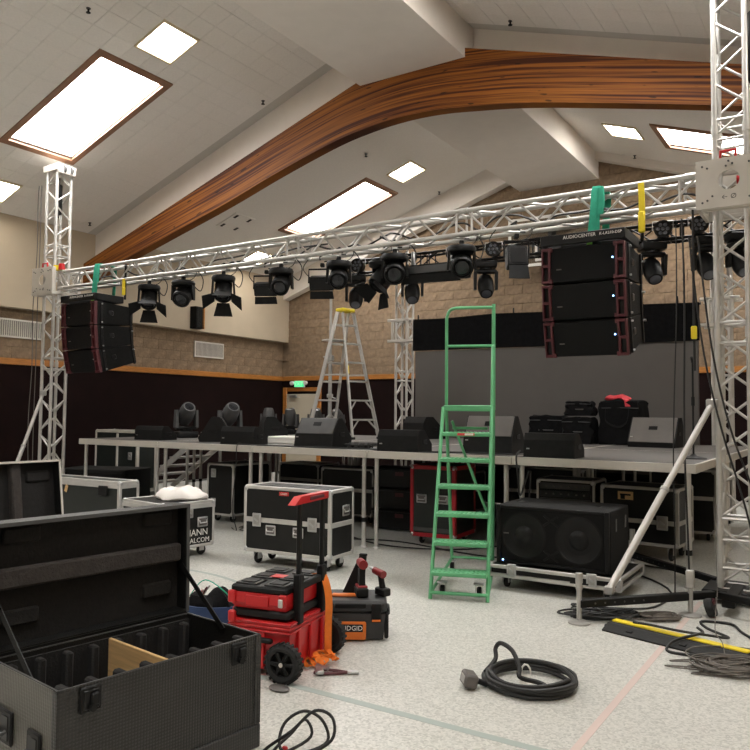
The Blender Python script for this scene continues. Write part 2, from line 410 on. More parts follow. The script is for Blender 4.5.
for k, (y0, y1, s0) in enumerate(bays):
    for side, x0, x1, zf, sx, lx in (('L', -12.74, -5.724, tz, SKYX, LITX), ('R', -5.724, XR+.1, tzr, SKYXR, LITXR)):
        holes = []
        if s0 is not None:
            holes.append((sx[0]+.10, sx[1]-.10, s0+.10, s0+4*TY-.10))
            holes += [(a, b, s0+TY, s0+3*TY) for a, b in lx]
        near = (k == 2)
        ce = slope('ceiling', x0, x1, y0, y1, zf, holes, 'tile_gap' if near else 'tile')
        SLOPES.append((side, k, ce))
        if s0 is not None:
            skylight(side, k, sx[0], sx[1], s0, zf)
            for i, (a, b) in enumerate(lx): troffer(side, k, i, a, b, s0+TY, zf)
        if near:   # single ceiling tiles, 30 cm square, where the photograph shows them
            a = math.atan(.34 if side == 'L' else -.34); g = .002
            tm = MB().box((0, 0, 0), (TX/math.cos(a)-2*g, TY-2*g, .012)).mesh('ceiling_tile', 'tile', False)
            n = 0; R = Matrix.Rotation(-a, 3, 'Y'); rest = MB(); cand = []
            for i in range(-24, 60):
                for j in range(-11, 12):
                    x = SKYX[1]+TX*(i+.5) if side == 'L' else SKYXR[0]+TX*(i+.5); y = s0+TY*(j+.5)
                    if y-TY/2 < y0+.001 or y+TY/2 > y1+.07 or x-TX/2 < x0-.05 or x+TX/2 > x1+.01: continue
                    if y+TY/2 > y1: pass
                    if any(hx0 < x < hx1 and hy0 < y < hy1 for hx0, hx1, hy0, hy1 in [(sx[0], sx[1], s0, s0+4*TY)]+[(p, q, s0+TY, s0+3*TY) for p, q in lx]): continue
                    P = Vector((x, y, zf(x)-1.6)); d = P.dot(_fw); u = P.dot(_r2)/d if d > .1 else 9; v = P.dot(_u2)/d if d > .1 else 9
                    inview = abs(u) < .54 and v < .54
                    cand.append((0 if inview else 1, P.length, x, y))
            cand.sort()
            for n, (iv, L, x, y) in enumerate(cand):
                if n < 300: inst('ceiling_tile', tm, ce, (x, y, zf(x)-.004), R)
                else:
                    b = MB().box((x, y, zf(x)-.004), (TX/math.cos(a)-2*g, TY-2*g, .012), R); rest.add(b.v, b.f)
            if rest.v:
                o = part('ceiling_tiles', rest, 'tile', ce, smooth=False); o['kind'] = 'stuff'

# glued laminated arch beams, with the fascia that closes each bay above them
def cr(pts, x):
    for (x0, z0), (x1, z1) in zip(pts, pts[1:]):
        if x <= x1: return z0+(z1-z0)*(x-x0)/(x1-x0)
    return pts[-1][1]
bot_c = [(-13.038, 4.133), (-11.957, 4.451), (-10.6, 4.822), (-9.254, 5.183), (-8.056, 5.543), (-6.932, 5.84), (-6.254, 5.951), (-5.66, 5.994), (-5.088, 5.978), (-4.558, 5.914), (-3.636, 5.766), (-2.205, 5.442), (-1.081, 5.167), (0.53, 4.748), (2.756, 4.133)]
bot = [(p.x, p.z) for p in spline([(.972*x, 0, 1.6+.972*(z-1.6)) for x, z in bot_c], 6)]
def beam_top(x): return min(8.611+.327*x, 5.214-.316*x)
def beam(name, y0, y1):
    xs = [-12.95+15.7*i/90 for i in range(91)]; verts = []; faces = []; uvs = []; u = 0
    for i, x in enumerate(xs):
        zb = cr(bot, x); zt = max(beam_top(x), zb+.05)
        if i: u += math.hypot(x-xs[i-1], zb-cr(bot, xs[i-1]))
        verts += [(x, y0, zb), (x, y0, zt), (x, y1, zt), (x, y1, zb)]; uvs.append((u, zt-zb))
    T = y1-y0
    fuv = []
    for i in range(90):
        a, b = i*4, i*4+4; (ua, ha), (ub, hb) = uvs[i], uvs[i+1]
        faces.append((a, b, b+1, a+1)); fuv.append([(ua, 0), (ub, 0), (ub, hb), (ua, ha)])
        faces.append((a+2, b+2, b+3, a+3)); fuv.append([(ua, ha), (ub, hb), (ub, 0), (ua, 0)])
        faces.append((a+3, b+3, b, a)); fuv.append([(ua, -.01), (ub, -.01), (ub, -.003), (ua, -.003)])
        faces.append((a+1, b+1, b+2, a+2)); fuv.append([(ua, ha), (ub, hb), (ub, hb+.01), (ua, ha+.01)])
    faces += [(0, 1, 2, 3), (363, 362, 361, 360)]; fuv += [[(0, 0)]*4]*2
    me = bpy.data.meshes.new(name); me.from_pydata(verts, [], faces); uvl = me.uv_layers.new(name='UVMap'); li = 0
    for f in fuv:
        for c in f: uvl.data[li].uv = c; li += 1
    me.materials.append(MATS['glulam'])
    o = obj(name, me); o['kind'] = 'structure'; o['label'] = 'curved laminated wooden arch beam across the ceiling'; return o
def fascia(y0, y1):
    for (x0, x1, zf, zb) in ((-12.74, -5.724, tz, beam_top), (-5.724, XR+.1, tzr, beam_top)):
        n = 12; xs = [x0+(x1-x0)*i/n for i in range(n+1)]
        poly = [(x, min(zb(x)-.03, zf(x)-.02)) for x in xs]+[(x, zf(x)+.03) for x in reversed(xs)]
        struct('trim_3', MB().prism(poly, 'y', y0, y1), 'ceil_white')
for y in (9.402, 2.862, -3.87):
    beam('beam', y-.262, y-.06); fascia(y, y+.17)
# closing fascia at the rear wall
struct('trim_4', MB().prism([(-12.74, 8.861-.34*12.74), (-5.724, 8.861-.34*5.724), (-5.724, tz(-5.724)+.03), (-12.74, tz(-12.74)+.03)], 'y', 15.22, YR+.05), 'ceil_white')
struct('trim_5', MB().prism([(-5.724, 5.342+.34*5.724), (XR, 5.342-.34*XR), (XR, tzr(XR)+.03), (-5.724, tzr(-5.724)+.03)], 'y', 15.22, YR+.05), 'ceil_white')
# ridge box
struct('ceiling_ridge_box', MB().prism([(-6.21, 6.497), (-4.47, 6.497), (-4.47, 7.2), (-5.724, 7.52), (-6.21, 7.4)], 'y', YF, YR+.02), 'ceil_white')

# door with wooden casing in the rear wall, corner
dr = thing('door_1', 'x', 'door', (0, 0, 0)); del dr['label']; del dr['category']; dr['kind'] = 'structure'
x0, x1, zt = -12.868, -11.618, 2.225
part('casing', MB().rbox((x0+.06, YR-.01, zt/2), (.12, .06, zt), .006), 'wood_trim', dr)
part('casing', MB().rbox((x1-.06, YR-.01, zt/2), (.12, .06, zt), .006), 'wood_trim', dr)
part('casing', MB().rbox(((x0+x1)/2, YR-.01, zt-.05), (x1-x0-.24, .058, .1), .006), 'wood_trim', dr)
part('door_leaf', MB().rbox(((x0+x1)/2, YR-.01, 1.03), (x1-x0-.25, .04, 2.05), .004), 'door_paint', dr)
part('door_closer', MB().rbox((-12.5, YR-.06, 2.01), (.24, .07, .06), .008).rbox((-12.4, YR-.09, 1.97), (.3, .02, .02), .004), 'steel', dr)
part('push_bar', MB().rbox(((x0+x1)/2, YR-.06, .95), (.7, .06, .07), .01), 'steel', dr)
ex = thing('exit_sign', 'small green lit EXIT sign with twin lamps over the corner door', 'sign', (-12.296, YR-.02, 2.316))
part('housing', MB().rbox((0, -.03, 0), (.34, .06, .17), .01), 'white', ex)
part('face', MB().box((0, -.062, 0), (.30, .006, .14)), 'exit_green', ex)
part('lettering', text_mb('EXIT', .13, R_FRONT, (0, -.067, 0), .002), 'white', ex)
for s in (-1, 1):
    part('lamp', MB().cyl((s*.22, -.03, .03), (s*.22, -.11, .02), .045, .055).cyl((s*.16, -.03, .03), (s*.22, -.03, .03), .015), 'white', ex)

# wall grilles on the block wall
def grille(y0, y1, z0, z1, label):
    t = thing('vent_grille', label, 'vent', (XL, (y0+y1)/2, (z0+z1)/2)); h, w = (z1-z0)/2, (y1-y0)/2
    fr = MB(); e = .03
    for (a, b, c, d) in ((-w, w, -h, -h+e), (-w, w, h-e, h), (-w, -w+e, -h+e, h-e), (w-e, w, -h+e, h-e)): fr.bb((.02, a, c), (.055, b, d))
    part('frame', fr, 'alu_plate', t)
    part('duct', MB().bb((.021, -w+e, -h+e), (.026, w-e, h-e)), 'black', t)
    sm = MB().box((0, 0, 0), (.018, .022, 2*(h-e)), rot('Z', 25)).mesh('slat', 'alu_plate', False)
    n = int(2*(w-e)/.04)
    for i in range(n): inst('slat', sm, t, (.038, -w+e+(i+.5)*2*(w-e)/n, 0))
grille(12.264, 13.208, 2.845, 3.211, 'white slatted vent grille on block wall beside the lit cream soffit lamp')
grille(6.36, 8.459, 2.893, 3.232, 'long white slatted vent grille on block wall behind the tower')
ws = thing('wall_speaker', 'small black wall speaker with wooden side on the cream wall', 'speaker', (-12.72, 12.084, 3.709))
part('cabinet', MB().hull8([(0.0, -.13, -.25), (.16, -.10, -.25), (.16, .10, -.25), (0, .13, -.25)], [(0.0, -.13, .25), (.16, -.10, .25), (.16, .10, .25), (0, .13, .25)]), 'black_rough', ws)
part('grille', MB().rbox((.168, 0, 0), (.02, .18, .46), .006), 'grille', ws); part('side_panel', MB().rbox((.09, .135, 0), (.18, .04, .5), .004), 'wood_trim', ws, 'orange wooden side')
# sprinkler heads and a ceiling diffuser
for side, x, y, w in (('L', -8.056, 5.756, 'above the square light of the near bay'), ('L', -12.349, 8.989, 'near the cream wall corner by the tower'), ('L', -8.056, 9.052, 'next to the arch beam and its white fascia'),
                      ('L', -8.024, 12.042, 'in the far bay just past the arch beam'), ('L', -8.003, 15.052, 'in the far bay close to the rear wall'), ('R', -3.763, 9.042, 'on the right slope before the arch beam'), ('R', -3.636, 15.052, 'on the right slope beside the far skylight')):
    z = tz(x) if side == 'L' else tzr(x)
    t = thing('sprinkler_head', 'small dark ceiling sprinkler '+w, 'sprinkler', (x, y, z-.012), group='ceiling sprinklers')
    part('escutcheon', MB().lathe([(.03, 0), (.026, -.010), (.01, -.014)], n=10), 'grey_plastic', t)
    part('head', MB().cyl((0, 0, -.01), (0, 0, -.045), .012, n=8).lathe([(.004, -.062), (.03, -.060), (.03, -.055), (.004, -.045)], n=10), 'black', t)
t = thing('ceiling_diffuser', 'flat ceiling air diffuser marked by four dark slots past the arch', 'diffuser', (-11.098, 11.671, tz(-11.098)), rot3=(0, -math.atan(.34), 0))
part('plate', MB().rbox((0, 0, -.008), (.6, .6, .02), .004), 'tile', t)
for sx in (-1, 1):
    for sy in (-1, 1): part('slot', MB().box((sx*.2, sy*.2, -.02), (.12, .06, .008)), 'black', t)
# backboard on the rear wall
bk = thing('basketball_backboard', 'glass basketball backboard with white border folded up on the block wall', 'backboard', (-5.406, 15.105, 5.257))
def frame_mb(w, h, e, y=0):
    m = MB()
    for a in ((-w, -h, w, -h+e), (-w, h-e, w, h), (-w, -h+e, -w+e, h-e), (w-e, -h+e, w, h-e)): m.bb((a[0], y-.015, a[1]), (a[2], y+.015, a[3]))
    return m
part('border', frame_mb(.92, .53, .06), 'white', bk)
part('target_square', MB().add([(v[0], v[1], v[2]-.2) for v in frame_mb(.31, .23, .05, -.005).v], frame_mb(.31, .23, .05).f), 'white', bk)
part('pane', MB().bb((-.86, -.004, -.47), (.86, .004, .47)), 'glass', bk)
part('mount', MB().bb((-.5, .02, -.04), (.5, .3, .04)).bb((-.04, .02, -.5), (.04, .3, .5)), 'grey_plastic', bk)
# ================================================================= trusses, towers
SP, CHR, BRR = .25, .025, .0125       # chord spacing, chord radius, brace radius
def truss(t, L, M4, step=.30, mt='alu', joints=(), sp=SP, cr_=CHR, br=BRR, faces=(0, 1, 2, 3), ext=.86):
    """box truss of length L along local +Z of M4, parts: chord, brace, coupler"""
    h = sp/2; C4 = [(-h, -h), (h, -h), (h, h), (-h, h)]
    R3 = M4.to_3x3()
    cm = MB().cyl((0, 0, 0), (0, 0, L), cr_, n=12).mesh('chord', mt)
    for c in C4: inst('chord', cm, t, M4 @ Vector((c[0], c[1], 0)), R3)
    n = max(1, round(L/step)); st = L/n; bl = math.hypot(sp, st*ext)-.01
    bm_ = MB().cyl((0, 0, -bl/2), (0, 0, bl/2), br, n=8).mesh('brace', mt)
    for f in faces:
        a, b = C4[f], C4[(f+1) % 4]
        for i in range(n):
            p, q = (a, b) if (i+f) % 2 == 0 else (b, a)
            d = Vector((q[0]-p[0], q[1]-p[1], st*ext)); c = Vector(((p[0]+q[0])/2, (p[1]+q[1])/2, (i+.5)*st))
            inst('brace', bm_, t, M4 @ c, R3 @ d.to_track_quat('Z', 'Y').to_matrix())
    km = MB().cyl((0, 0, -.045), (0, 0, .045), cr_*1.25, n=12).mesh('coupler', mt)
    rm = MB().cyl((0, 0, -h), (0, 0, h), br*1.1, n=8).mesh('end_rung', mt)
    for z in joints:
        for c in C4: inst('coupler', km, t, M4 @ Vector((c[0], c[1], z)), R3)
        for f in range(4):
            a, b = C4[f], C4[(f+1) % 4]; d = Vector((b[0]-a[0], b[1]-a[1], 0))
            for dz in (-.09, .09):
                inst('end_rung', rm, t, M4 @ Vector(((a[0]+b[0])/2, (a[1]+b[1])/2, z+dz)), R3 @ d.to_track_quat('Z', 'Y').to_matrix())
TC = 7.245                                # truss centre line in y
XT0, XT1 = -10.755, -.905                 # tower centres
ZT = 3.744-SP/2
# long horizontal truss
t = thing('box_truss', 'long silver box truss spanning between the two towers over the stage', 'truss', ((XT0+XT1)/2, TC, ZT))
x0, x1 = XT0+.24, XT1-.24
Mh = Matrix.Translation((x0-(XT0+XT1)/2, 0, 0)) @ Matrix.Rotation(PI/2, 4, 'Y')
truss(t, x1-x0, Mh, .29, joints=(.09, 2.35, 4.70, 7.03, x1-x0-.09))
# towers
def tower(x, H, label, mt='alu'):
    t = thing('tower_truss', label, 'truss', (x, TC, .12), group='lifting towers')
    truss(t, H-.12, Matrix.Identity(4), .275, mt=mt, joints=(.08, .50, 2.2, 4.0), ext=.72)
    return t
tl = tower(XT0, 5.42, 'silver lattice lifting tower by the cream wall with pulley head on top')
tr = tower(XT1, 5.42, 'tall silver lattice lifting tower with the red handled sleeve plate')
hd = MB().rbox((0, 0, 5.35), (.40, .34, .05), .008).rbox((.19, 0, 5.28), (.05, .3, .12), .008).rbox((-.0, -.16, 5.30), (.36, .03, .06), .006)
part('pulley_head', hd, 'alu_plate', tl); part('pulley_head', MB().add(hd.v, hd.f), 'alu_plate', tr)
for s in (-.06, .06): part('pulley', MB().lathe([(.01, -.015), (.07, -.015), (.06, 0), (.07, .015), (.01, .015)], (.19, s, 5.30), rot('X', 90), 14), 'grey_plastic', tl)
part('hoist_motor', MB().rbox((-.02, .0, 4.85), (.10, .10, .5), .02).cyl((-.02, 0, 4.55), (-.02, 0, 5.2), .02), 'black', tl, 'black chain hoist inside the tower')
hm = MB().rbox((.20, -.02, 4.72), (.12, .16, .62), .02).cyl((.20, -.02, 5.03), (.20, -.02, 5.25), .012)
part('hoist_motor', hm, 'black', tr, 'black chain hoist beside the tower')
# sleeve blocks that carry the truss up the towers
def sleeve(x, label, sgn):
    t = thing('sleeve_block', label, 'sleeve', (x, TC, ZT-.01)); h = .215; w = .265; n = 28; rh = .085
    def plate(y):
        mb = MB(); ring = []; sq = []
        for i in range(n):
            q = i//7; f = (i % 7)/7; u, v = [(w, -h+2*h*f), (w-2*w*f, h), (-w, h-2*h*f), (-w+2*w*f, -h)][q]; a = math.atan2(v, u); ring.append((rh*math.cos(a), rh*math.sin(a)+.02)); sq.append((u, v))
        vs = []
        for yy in (y-.006, y+.006): vs += [(u, yy, v) for u, v in ring]+[(u, yy, v) for u, v in sq]
        fs = []
        for i in range(n):
            j = (i+1) % n
            fs += [(i, j, n+j, n+i), (2*n+i, 3*n+i, 3*n+j, 2*n+j), (i, 2*n+i, 2*n+j, j), (n+i, n+j, 3*n+j, 3*n+i)]
        return mb.add(vs, fs)
    part('front_plate', plate(-.25), 'alu_plate', t, 'beige plate with round hole'); part('rear_plate', plate(.25), 'alu_plate', t)
    for s in (-1, 1):
        sd = MB()
        for z in (-.19, .19): sd.rbox((s*.25, 0, z), (.03, .488, .05), .004)
        for y in (-.22, .22): sd.rbox((s*.25, y, 0), (.03, .05, .33), .004)
        part('side_frame', sd, 'alu_plate', t)
    for z in (-.20, .20):
        for yy in (-.17, .17): part('cross_bar', MB().rbox((0, yy, z), (.45, .03, .04), .004), 'alu_plate', t)
    bm_ = MB().cyl((0, .004, 0), (0, -.008, 0), .009, n=8).mesh('bolt', 'grey_plastic')
    for (bx, bz) in ((-.21, .16), (-.17, .14), (.0, .18), (-.02, .14), (.03, .155), (.21, .16), (.16, .15), (-.21, -.16), (-.17, -.145), (.21, -.16), (.16, -.15), (-.13, -.11)): inst('bolt', bm_, t, (bx, -.258, bz))
    pm = MB().lathe([(.01, -.02), (.04, -.02), (.03, 0), (.04, .02), (.01, .02)], n=14).mesh('roller', 'red')
    inst('roller', pm, t, (.075, -.17, .03), rot('Y', 90))
    part('mark', text_mb('\u2190 \u00d8', .06, R_FRONT, (0, -.257, -.13), .001), 'grey_plastic', t)
    part('handle', MB().tube([(-.07, -.2, .20), (-.07, -.2, .29), (.05, -.2, .29), (.05, -.2, .20)], .014, 8), 'red', t, 'red lifting handle')
    return t
sleeve(XT0, 'beige sleeve block joining the truss to the tower by the cream wall', 1)
sleeve(XT1, 'big beige sleeve plate with round hole joining truss to the tall tower', -1)
lp = thing('warning_lamp', 'small red and yellow lamp on the truss beside the sleeve block', 'lamp', (XT0+.33, TC-.14, ZT+.16))
part('red_lens', MB().cyl((0, 0, 0), (0, 0, .09), .05, .045), 'red', lp); part('yellow_lens', MB().cyl((-.10, -.02, -.005), (-.10, -.02, .07), .05, .05), 'yellow_tag', lp)

# tower bases with outriggers and screw jacks
def outrigger(t, a, b, jack=True):
    a = Vector(a); b = Vector(b); d = (b-a); L = d.length; R = d.to_track_quat('X', 'Z').to_matrix()
    o = part('outrigger', MB().rbox((a+b)/2, (L, .06, .06), .006, R), 'black', t)
    hm = MB()
    for i in range(6):
        p = a+d*(.55+.07*i); hm.cyl(p+R @ Vector((0, -.032, 0)), p+R @ Vector((0, .032, 0)), .008, n=8)
    part('hole_row', hm, 'grey_plastic', o)
    if jack:
        j = part('screw_jack', MB().cyl((b.x, b.y, .02), (b.x, b.y, .36), .020, n=10).cyl((b.x, b.y, .26), (b.x, b.y, .38), .028, n=10).lathe([(.085, 0), (.085, .012), (.03, .03)], (b.x, b.y, 0), n=16), 'alu_dull', t)
        part('crank', MB().cyl((b.x-.07, b.y, .30), (b.x+.07, b.y, .30), .008, n=6), 'black', j)
bR = thing('outrigger_stand', 'black steel tower base with outriggers and screw jacks beside the double subwoofer', 'stand', (XT1, TC, 0))
def loc(x, y, z): return (x-XT1, y-TC, z)
part('base_frame', MB().rbox((0, 0, .085), (.52, .52, .06), .01).rbox((0, -.3, .10), (.10, .66, .07), .008), 'black', bR)
outrigger(bR, loc(-1.02, 6.66, .15), loc(-1.83, 5.75, .15)); outrigger(bR, loc(-.98, 6.66, .15), loc(-.15, 6.35, .15))
outrigger(bR, loc(-1.10, 7.42, .11), loc(-2.05, 8.25, .11))
outrigger(bR, loc(-.8, 7.42, .11), loc(.1, 8.2, .11))
part('screw_jack', MB().cyl(loc(-1.16, 6.47, .02), loc(-1.16, 6.47, .34), .020, n=10).lathe([(.085, 0), (.085, .012), (.03, .03)], loc(-1.16, 6.47, 0), n=16).rbox(loc(-1.16, 6.47, .29), (.06, .06, .14), .006), 'alu_dull', bR)
part('caster', MB().lathe([(.01, -.03), (.07, -.03), (.075, 0), (.07, .03), (.01, .03)], loc(-1.02, 6.52, .075), rot('Y', 70), 16), 'rubber', bR)
part('caster_bracket', MB().rbox(loc(-1.02, 6.56, .09), (.05, .12, .08), .006), 'red_dark', bR)
bL = thing('outrigger_stand', 'black steel base under the tower by the cream wall', 'stand', (XT0, TC, 0))
part('base_frame', MB().rbox((0, 0, .085), (.52, .52, .06), .01), 'black', bL)
for sx, sy in ((-.8, -.8), (.8, -.8)): outrigger(bL, (sx*.3, sy*.3, .1), (sx, sy, .1))
# diagonal braces
def diag(a, b, label):
    a = Vector(a); b = Vector(b); t = thing('diagonal_brace', label, 'brace', a); d = b-a; m = d*.52
    part('outer_tube', MB().cyl((0, 0, 0), m, .030, n=14), 'alu', t); part('inner_tube', MB().cyl(m*.98, d, .026, n=14), 'alu', t)
    part('collar', MB().cyl(m*.985, m*1.015, .036, n=14), 'alu_dull', t); part('foot_bracket', MB().rbox((0, 0, .0), (.07, .05, .07), .008), 'alu_dull', t)
    part('top_clamp', MB().rbox(d, (.09, .07, .08), .01), 'alu_dull', t)
diag((-1.70, 6.10, .20), (-1.07, 7.05, 1.70), 'thick silver diagonal brace tube propping the tall tower')
diag((XT0-.02, 6.45, .16), (XT0+.03, 7.05, 1.85), 'thin silver diagonal brace tube propping the tower by the cream wall')
# hoist chains beside the far tower
for dx, w in ((-.40, 'slack steel hoist chain hanging clear of the tower by the cream wall'), (-.27, 'taut steel hoist chain close to the tower by the cream wall')):
    x = XT0+dx; y = TC-.15; L = MB(); z0 = .05; nl = 60
    path = [(x+.02*math.sin(k*.3)*(1 if dx < -.35 else .2)+(.10 if dx < -.35 else .03)*(k/nl)**2, y, z0+(5.2-z0)*k/nl) for k in range(nl+1)]
    t = tag(part('hoist_chain', MB().tube(path, .007, 5), 'grey_monitor', None), w, 'chain')
# ------------------------------------------------ rear rig: two silver towers and a black truss
def rtower(x, label):
    t = thing('rear_tower', label, 'truss', (x, 12.55, .0), group='towers behind the stage')
    truss(t, 4.75, Matrix.Identity(4), .32, joints=(.1, 2.3), sp=.24)
    s = part('sleeve', MB(), 'alu_plate', t) if False else None
    sm = MB()
    for z in (2.98, 3.38):
        for y in (-.17, .17): sm.rbox((0, y, z), (.56, .05, .05), .006)
        for xx in (-.17, .17): sm.rbox((xx, 0, z), (.05, .38, .045), .006)
    for xx in (-.17, .17): sm.rbox((xx, -.17, 3.18), (.05, .05, .44), .006)
    part('sleeve', sm, 'alu_plate', t)
    return t
rtower(-7.42, 'silver lattice tower behind the stage next to the grey video screen'); rtower(-1.75, 'silver lattice tower behind the stage seen past the tall tower')
t = thing('black_truss', 'black box truss behind the front truss carrying small moving heads', 'truss', (-4.55, 12.27, 4.45))
truss(t, 8.8, Matrix.Translation((-4.4, 0, 0)) @ Matrix.Rotation(PI/2, 4, 'Y'), .42, mt='black_gloss', joints=(2.2, 4.4, 6.6))
# ------------------------------------------------ line arrays
def line_array(x, label, leds):
    t = thing('line_array', label, 'loudspeaker', (x, 6.90, 3.44))
    # fly bar
    part('fly_bar', MB().rbox((0, -.01, -.19), (.80, .05, .10), .006).rbox((0, .46, -.19), (.80, .05, .10), .006).rbox((-.375, .22, -.19), (.05, .46, .10), .006).rbox((.375, .22, -.19), (.05, .46, .10), .006).rbox((0, .24, -.16), (.10, .5, .04), .006), 'black', t)
    part('lettering', text_mb('AUDIOCENTER', .045, R_FRONT, (-.02, -.037, -.178), .001), 'white', t)
    part('lettering', text_mb('K-LA210-DSP', .036, R_FRONT, (.27, -.037, -.178), .001), 'white', t)
    z = -.255; y = .0; W_, D_, H_ = .79, .68, .348; tilt = 0
    for k in range(3):
        ang = (1, 6, 13)[k]; Rk = rot('X', ang)       # lower boxes aim downwards
        def T(p): return Rk @ Vector(p)+Vector((0, y, z))
        def add(mb): return MB().add([T(v) for v in mb.v], mb.f)
        # wedge shaped cabinet: full height at the front, lower at the back
        cab = MB().hull8([(-W_/2+.05, .02, -H_), (W_/2-.05, .02, -H_), (W_/2, D_, -H_+.06), (-W_/2, D_, -H_+.06)], [(-W_/2+.05, .02, 0), (W_/2-.05, .02, 0), (W_/2, D_, -.05), (-W_/2, D_, -.05)])
        cab = MB().hull8([(-W_/2, .03, -H_+.004), (W_/2, .03, -H_+.004), (W_/2-.03, D_, -H_+.045), (-W_/2+.03, D_, -H_+.045)], [(-W_/2, .03, -.004), (W_/2, .03, -.004), (W_/2-.03, D_, -.04), (-W_/2+.03, D_, -.04)])
        c = part('cabinet', add(cab), 'black_rough', t)
        gr = MB().rbox((0, .012, -H_/2), (W_-.17, .04, H_-.02), .008)
        part('grille', add(gr), 'grille', c)
        for s in (-1, 1):
            hb = MB()
            xo, xi = s*W_/2, s*(W_/2-.075)
            for (za, zb, ins) in ((0, -.05, .0), (-.05, -.15, .02), (-.15, -.17, .012), (-.17, -.275, .02), (-.275, -.325, 0)):
                pass
            hb.rbox((s*(W_/2-.010), .0, -H_/2), (.016, .055, H_-.008), .003).rbox((s*(W_/2-.078), .0, -H_/2), (.022, .055, H_-.06), .003)
            for zz in (-.018, -H_/2, -H_+.018): hb.rbox((s*(W_/2-.045), .0, zz), (.075, .055, .026), .003)
            for zz in (-.022, -H_+.022): hb.rbox((s*(W_/2-.092), .0, zz), (.03, .05, .04), .003)
            part('port_frame', add(hb), 'red_dark', c, 'dark red port frame')
            part('port_grille', add(MB().box((s*(W_/2-.045), .022, -H_/2), (.07, .02, H_-.03))), 'black_gloss', c)
            part('side_handle', add(MB().rbox((s*(W_/2-.012), .27, -.16), (.02, .09, .07), .01)), 'black_gloss', c)
            part('rigging_rail', add(MB().rbox((s*(W_/2+.004), .09, -H_/2), (.02, .04, H_-.02), .004)), 'black', c)
            part('rigging_rail', add(MB().rbox((s*(W_/2-.02), D_-.04, -H_/2), (.02, .04, H_-.05), .004)), 'black', c)
            part('pin', add(MB().cyl((s*W_/2, .09, -.04), (s*(W_/2+.03), .09, -.04), .010, n=8).cyl((s*W_/2, .09, -H_+.04), (s*(W_/2+.03), .09, -H_+.04), .010, n=8).cyl((s*(W_/2-.01), D_-.04, -.10), (s*(W_/2+.02), D_-.04, -.10), .010, n=8)), 'steel', c)
        part('badge', add(MB().rbox((-W_/2+.17, -.011, -H_*.62), (.05, .006, .012), .002)), 'grey_monitor', c)
        part('status_light', add(MB().ell((W_/2-.115, -.012, -H_*.42), (.008, .006, .008), 8, 6)), 'led_blue' if leds else 'steel', c)
        nb = T((0, 0, -H_-.006)); y, z = nb.y, nb.z
    part('rear_cables', MB().tube([(.1+.05*math.cos(a), .74+.05*math.sin(a*1.3), -.72+.13*math.sin(a)) for a in [k*.35 for k in range(40)]], .010, 5), 'cable', t)
    return t
line_array(-2.15, 'three cabinet line array with blue lights hung by the video screen', True)
line_array(-9.68, 'three cabinet line array hung next to the tower by the cream wall', False)
# slings that hold the arrays: green webbing around the truss, yellow tagged steels
def sling(x, label, yoff=.06):
    t = thing('lifting_sling', label, 'strap', (x, TC, ZT))
    yf, yb = -SP/2-.03, SP/2+.03; zt = SP/2+.03
    loop = spline([(0.02, yf-.01, -.36), (.03, yf-.012, -.1), (.045, yf, zt-.03), (.05, yf+.03, zt), (.05, 0, zt+.004), (.05, yb-.03, zt), (.05, yb, zt-.03), (.03, yb+.01, -.1), (.02, yb, -.36)], 5)
    part('webbing', MB().strip(loop, (.07, .0, 0), .006), 'green_strap', t)
    loop2 = spline([(-.03, yf-.016, -.36), (-.0, yf-.02, -.1), (.015, yf-.006, zt-.03), (.03, yf+.02, zt+.008), (.02, 0, zt+.014), (.02, yb-.02, zt+.008)], 5)
    part('webbing', MB().strip(loop2, (.06, .01, 0), .006), 'green_strap', t)
    part('bunched_fold', MB().strip(spline([(.075, yf-.012, zt-.02), (.085, yf-.02, -.0), (.07, yf-.016, -.12)], 5), (.05, -.01, 0), .02), 'green_strap', t)
    part('eye_tip', MB().strip([(-.03, yf-.018, -.27), (-.035, yf-.018, -.40)], (.05, .01, 0), .008), 'lime', t)
sling(-2.10, 'green lifting sling over the truss above the line array by the video screen')
sling(-9.57, 'green lifting sling over the truss above the line array by the far tower')
for x, w in ((-1.66, 'beside the tall tower'), (-8.93, 'beside the far line array')):
    t = thing('safety_steel', 'black safety steel with long yellow tag hanging from truss '+w, 'safety steel', (x, TC-.12, ZT))
    part('wire', MB().cyl((0, 0, .14), (0, 0, -.42), .016, n=8), 'black', t)
    part('tag', MB().strip(spline([(.0, -.025, .13), (.006, -.03, -.05), (.008, -.028, -.20)], 4) if x > -5 else [(0, -.03, -.12), (0, -.03, -.36)], (.055, 0, 0), .012).rbox((.004, -.03, -.24 if x > -5 else -.3), (.06, .03, .2 if x > -5 else .12), .01), 'yellow_tag', t)
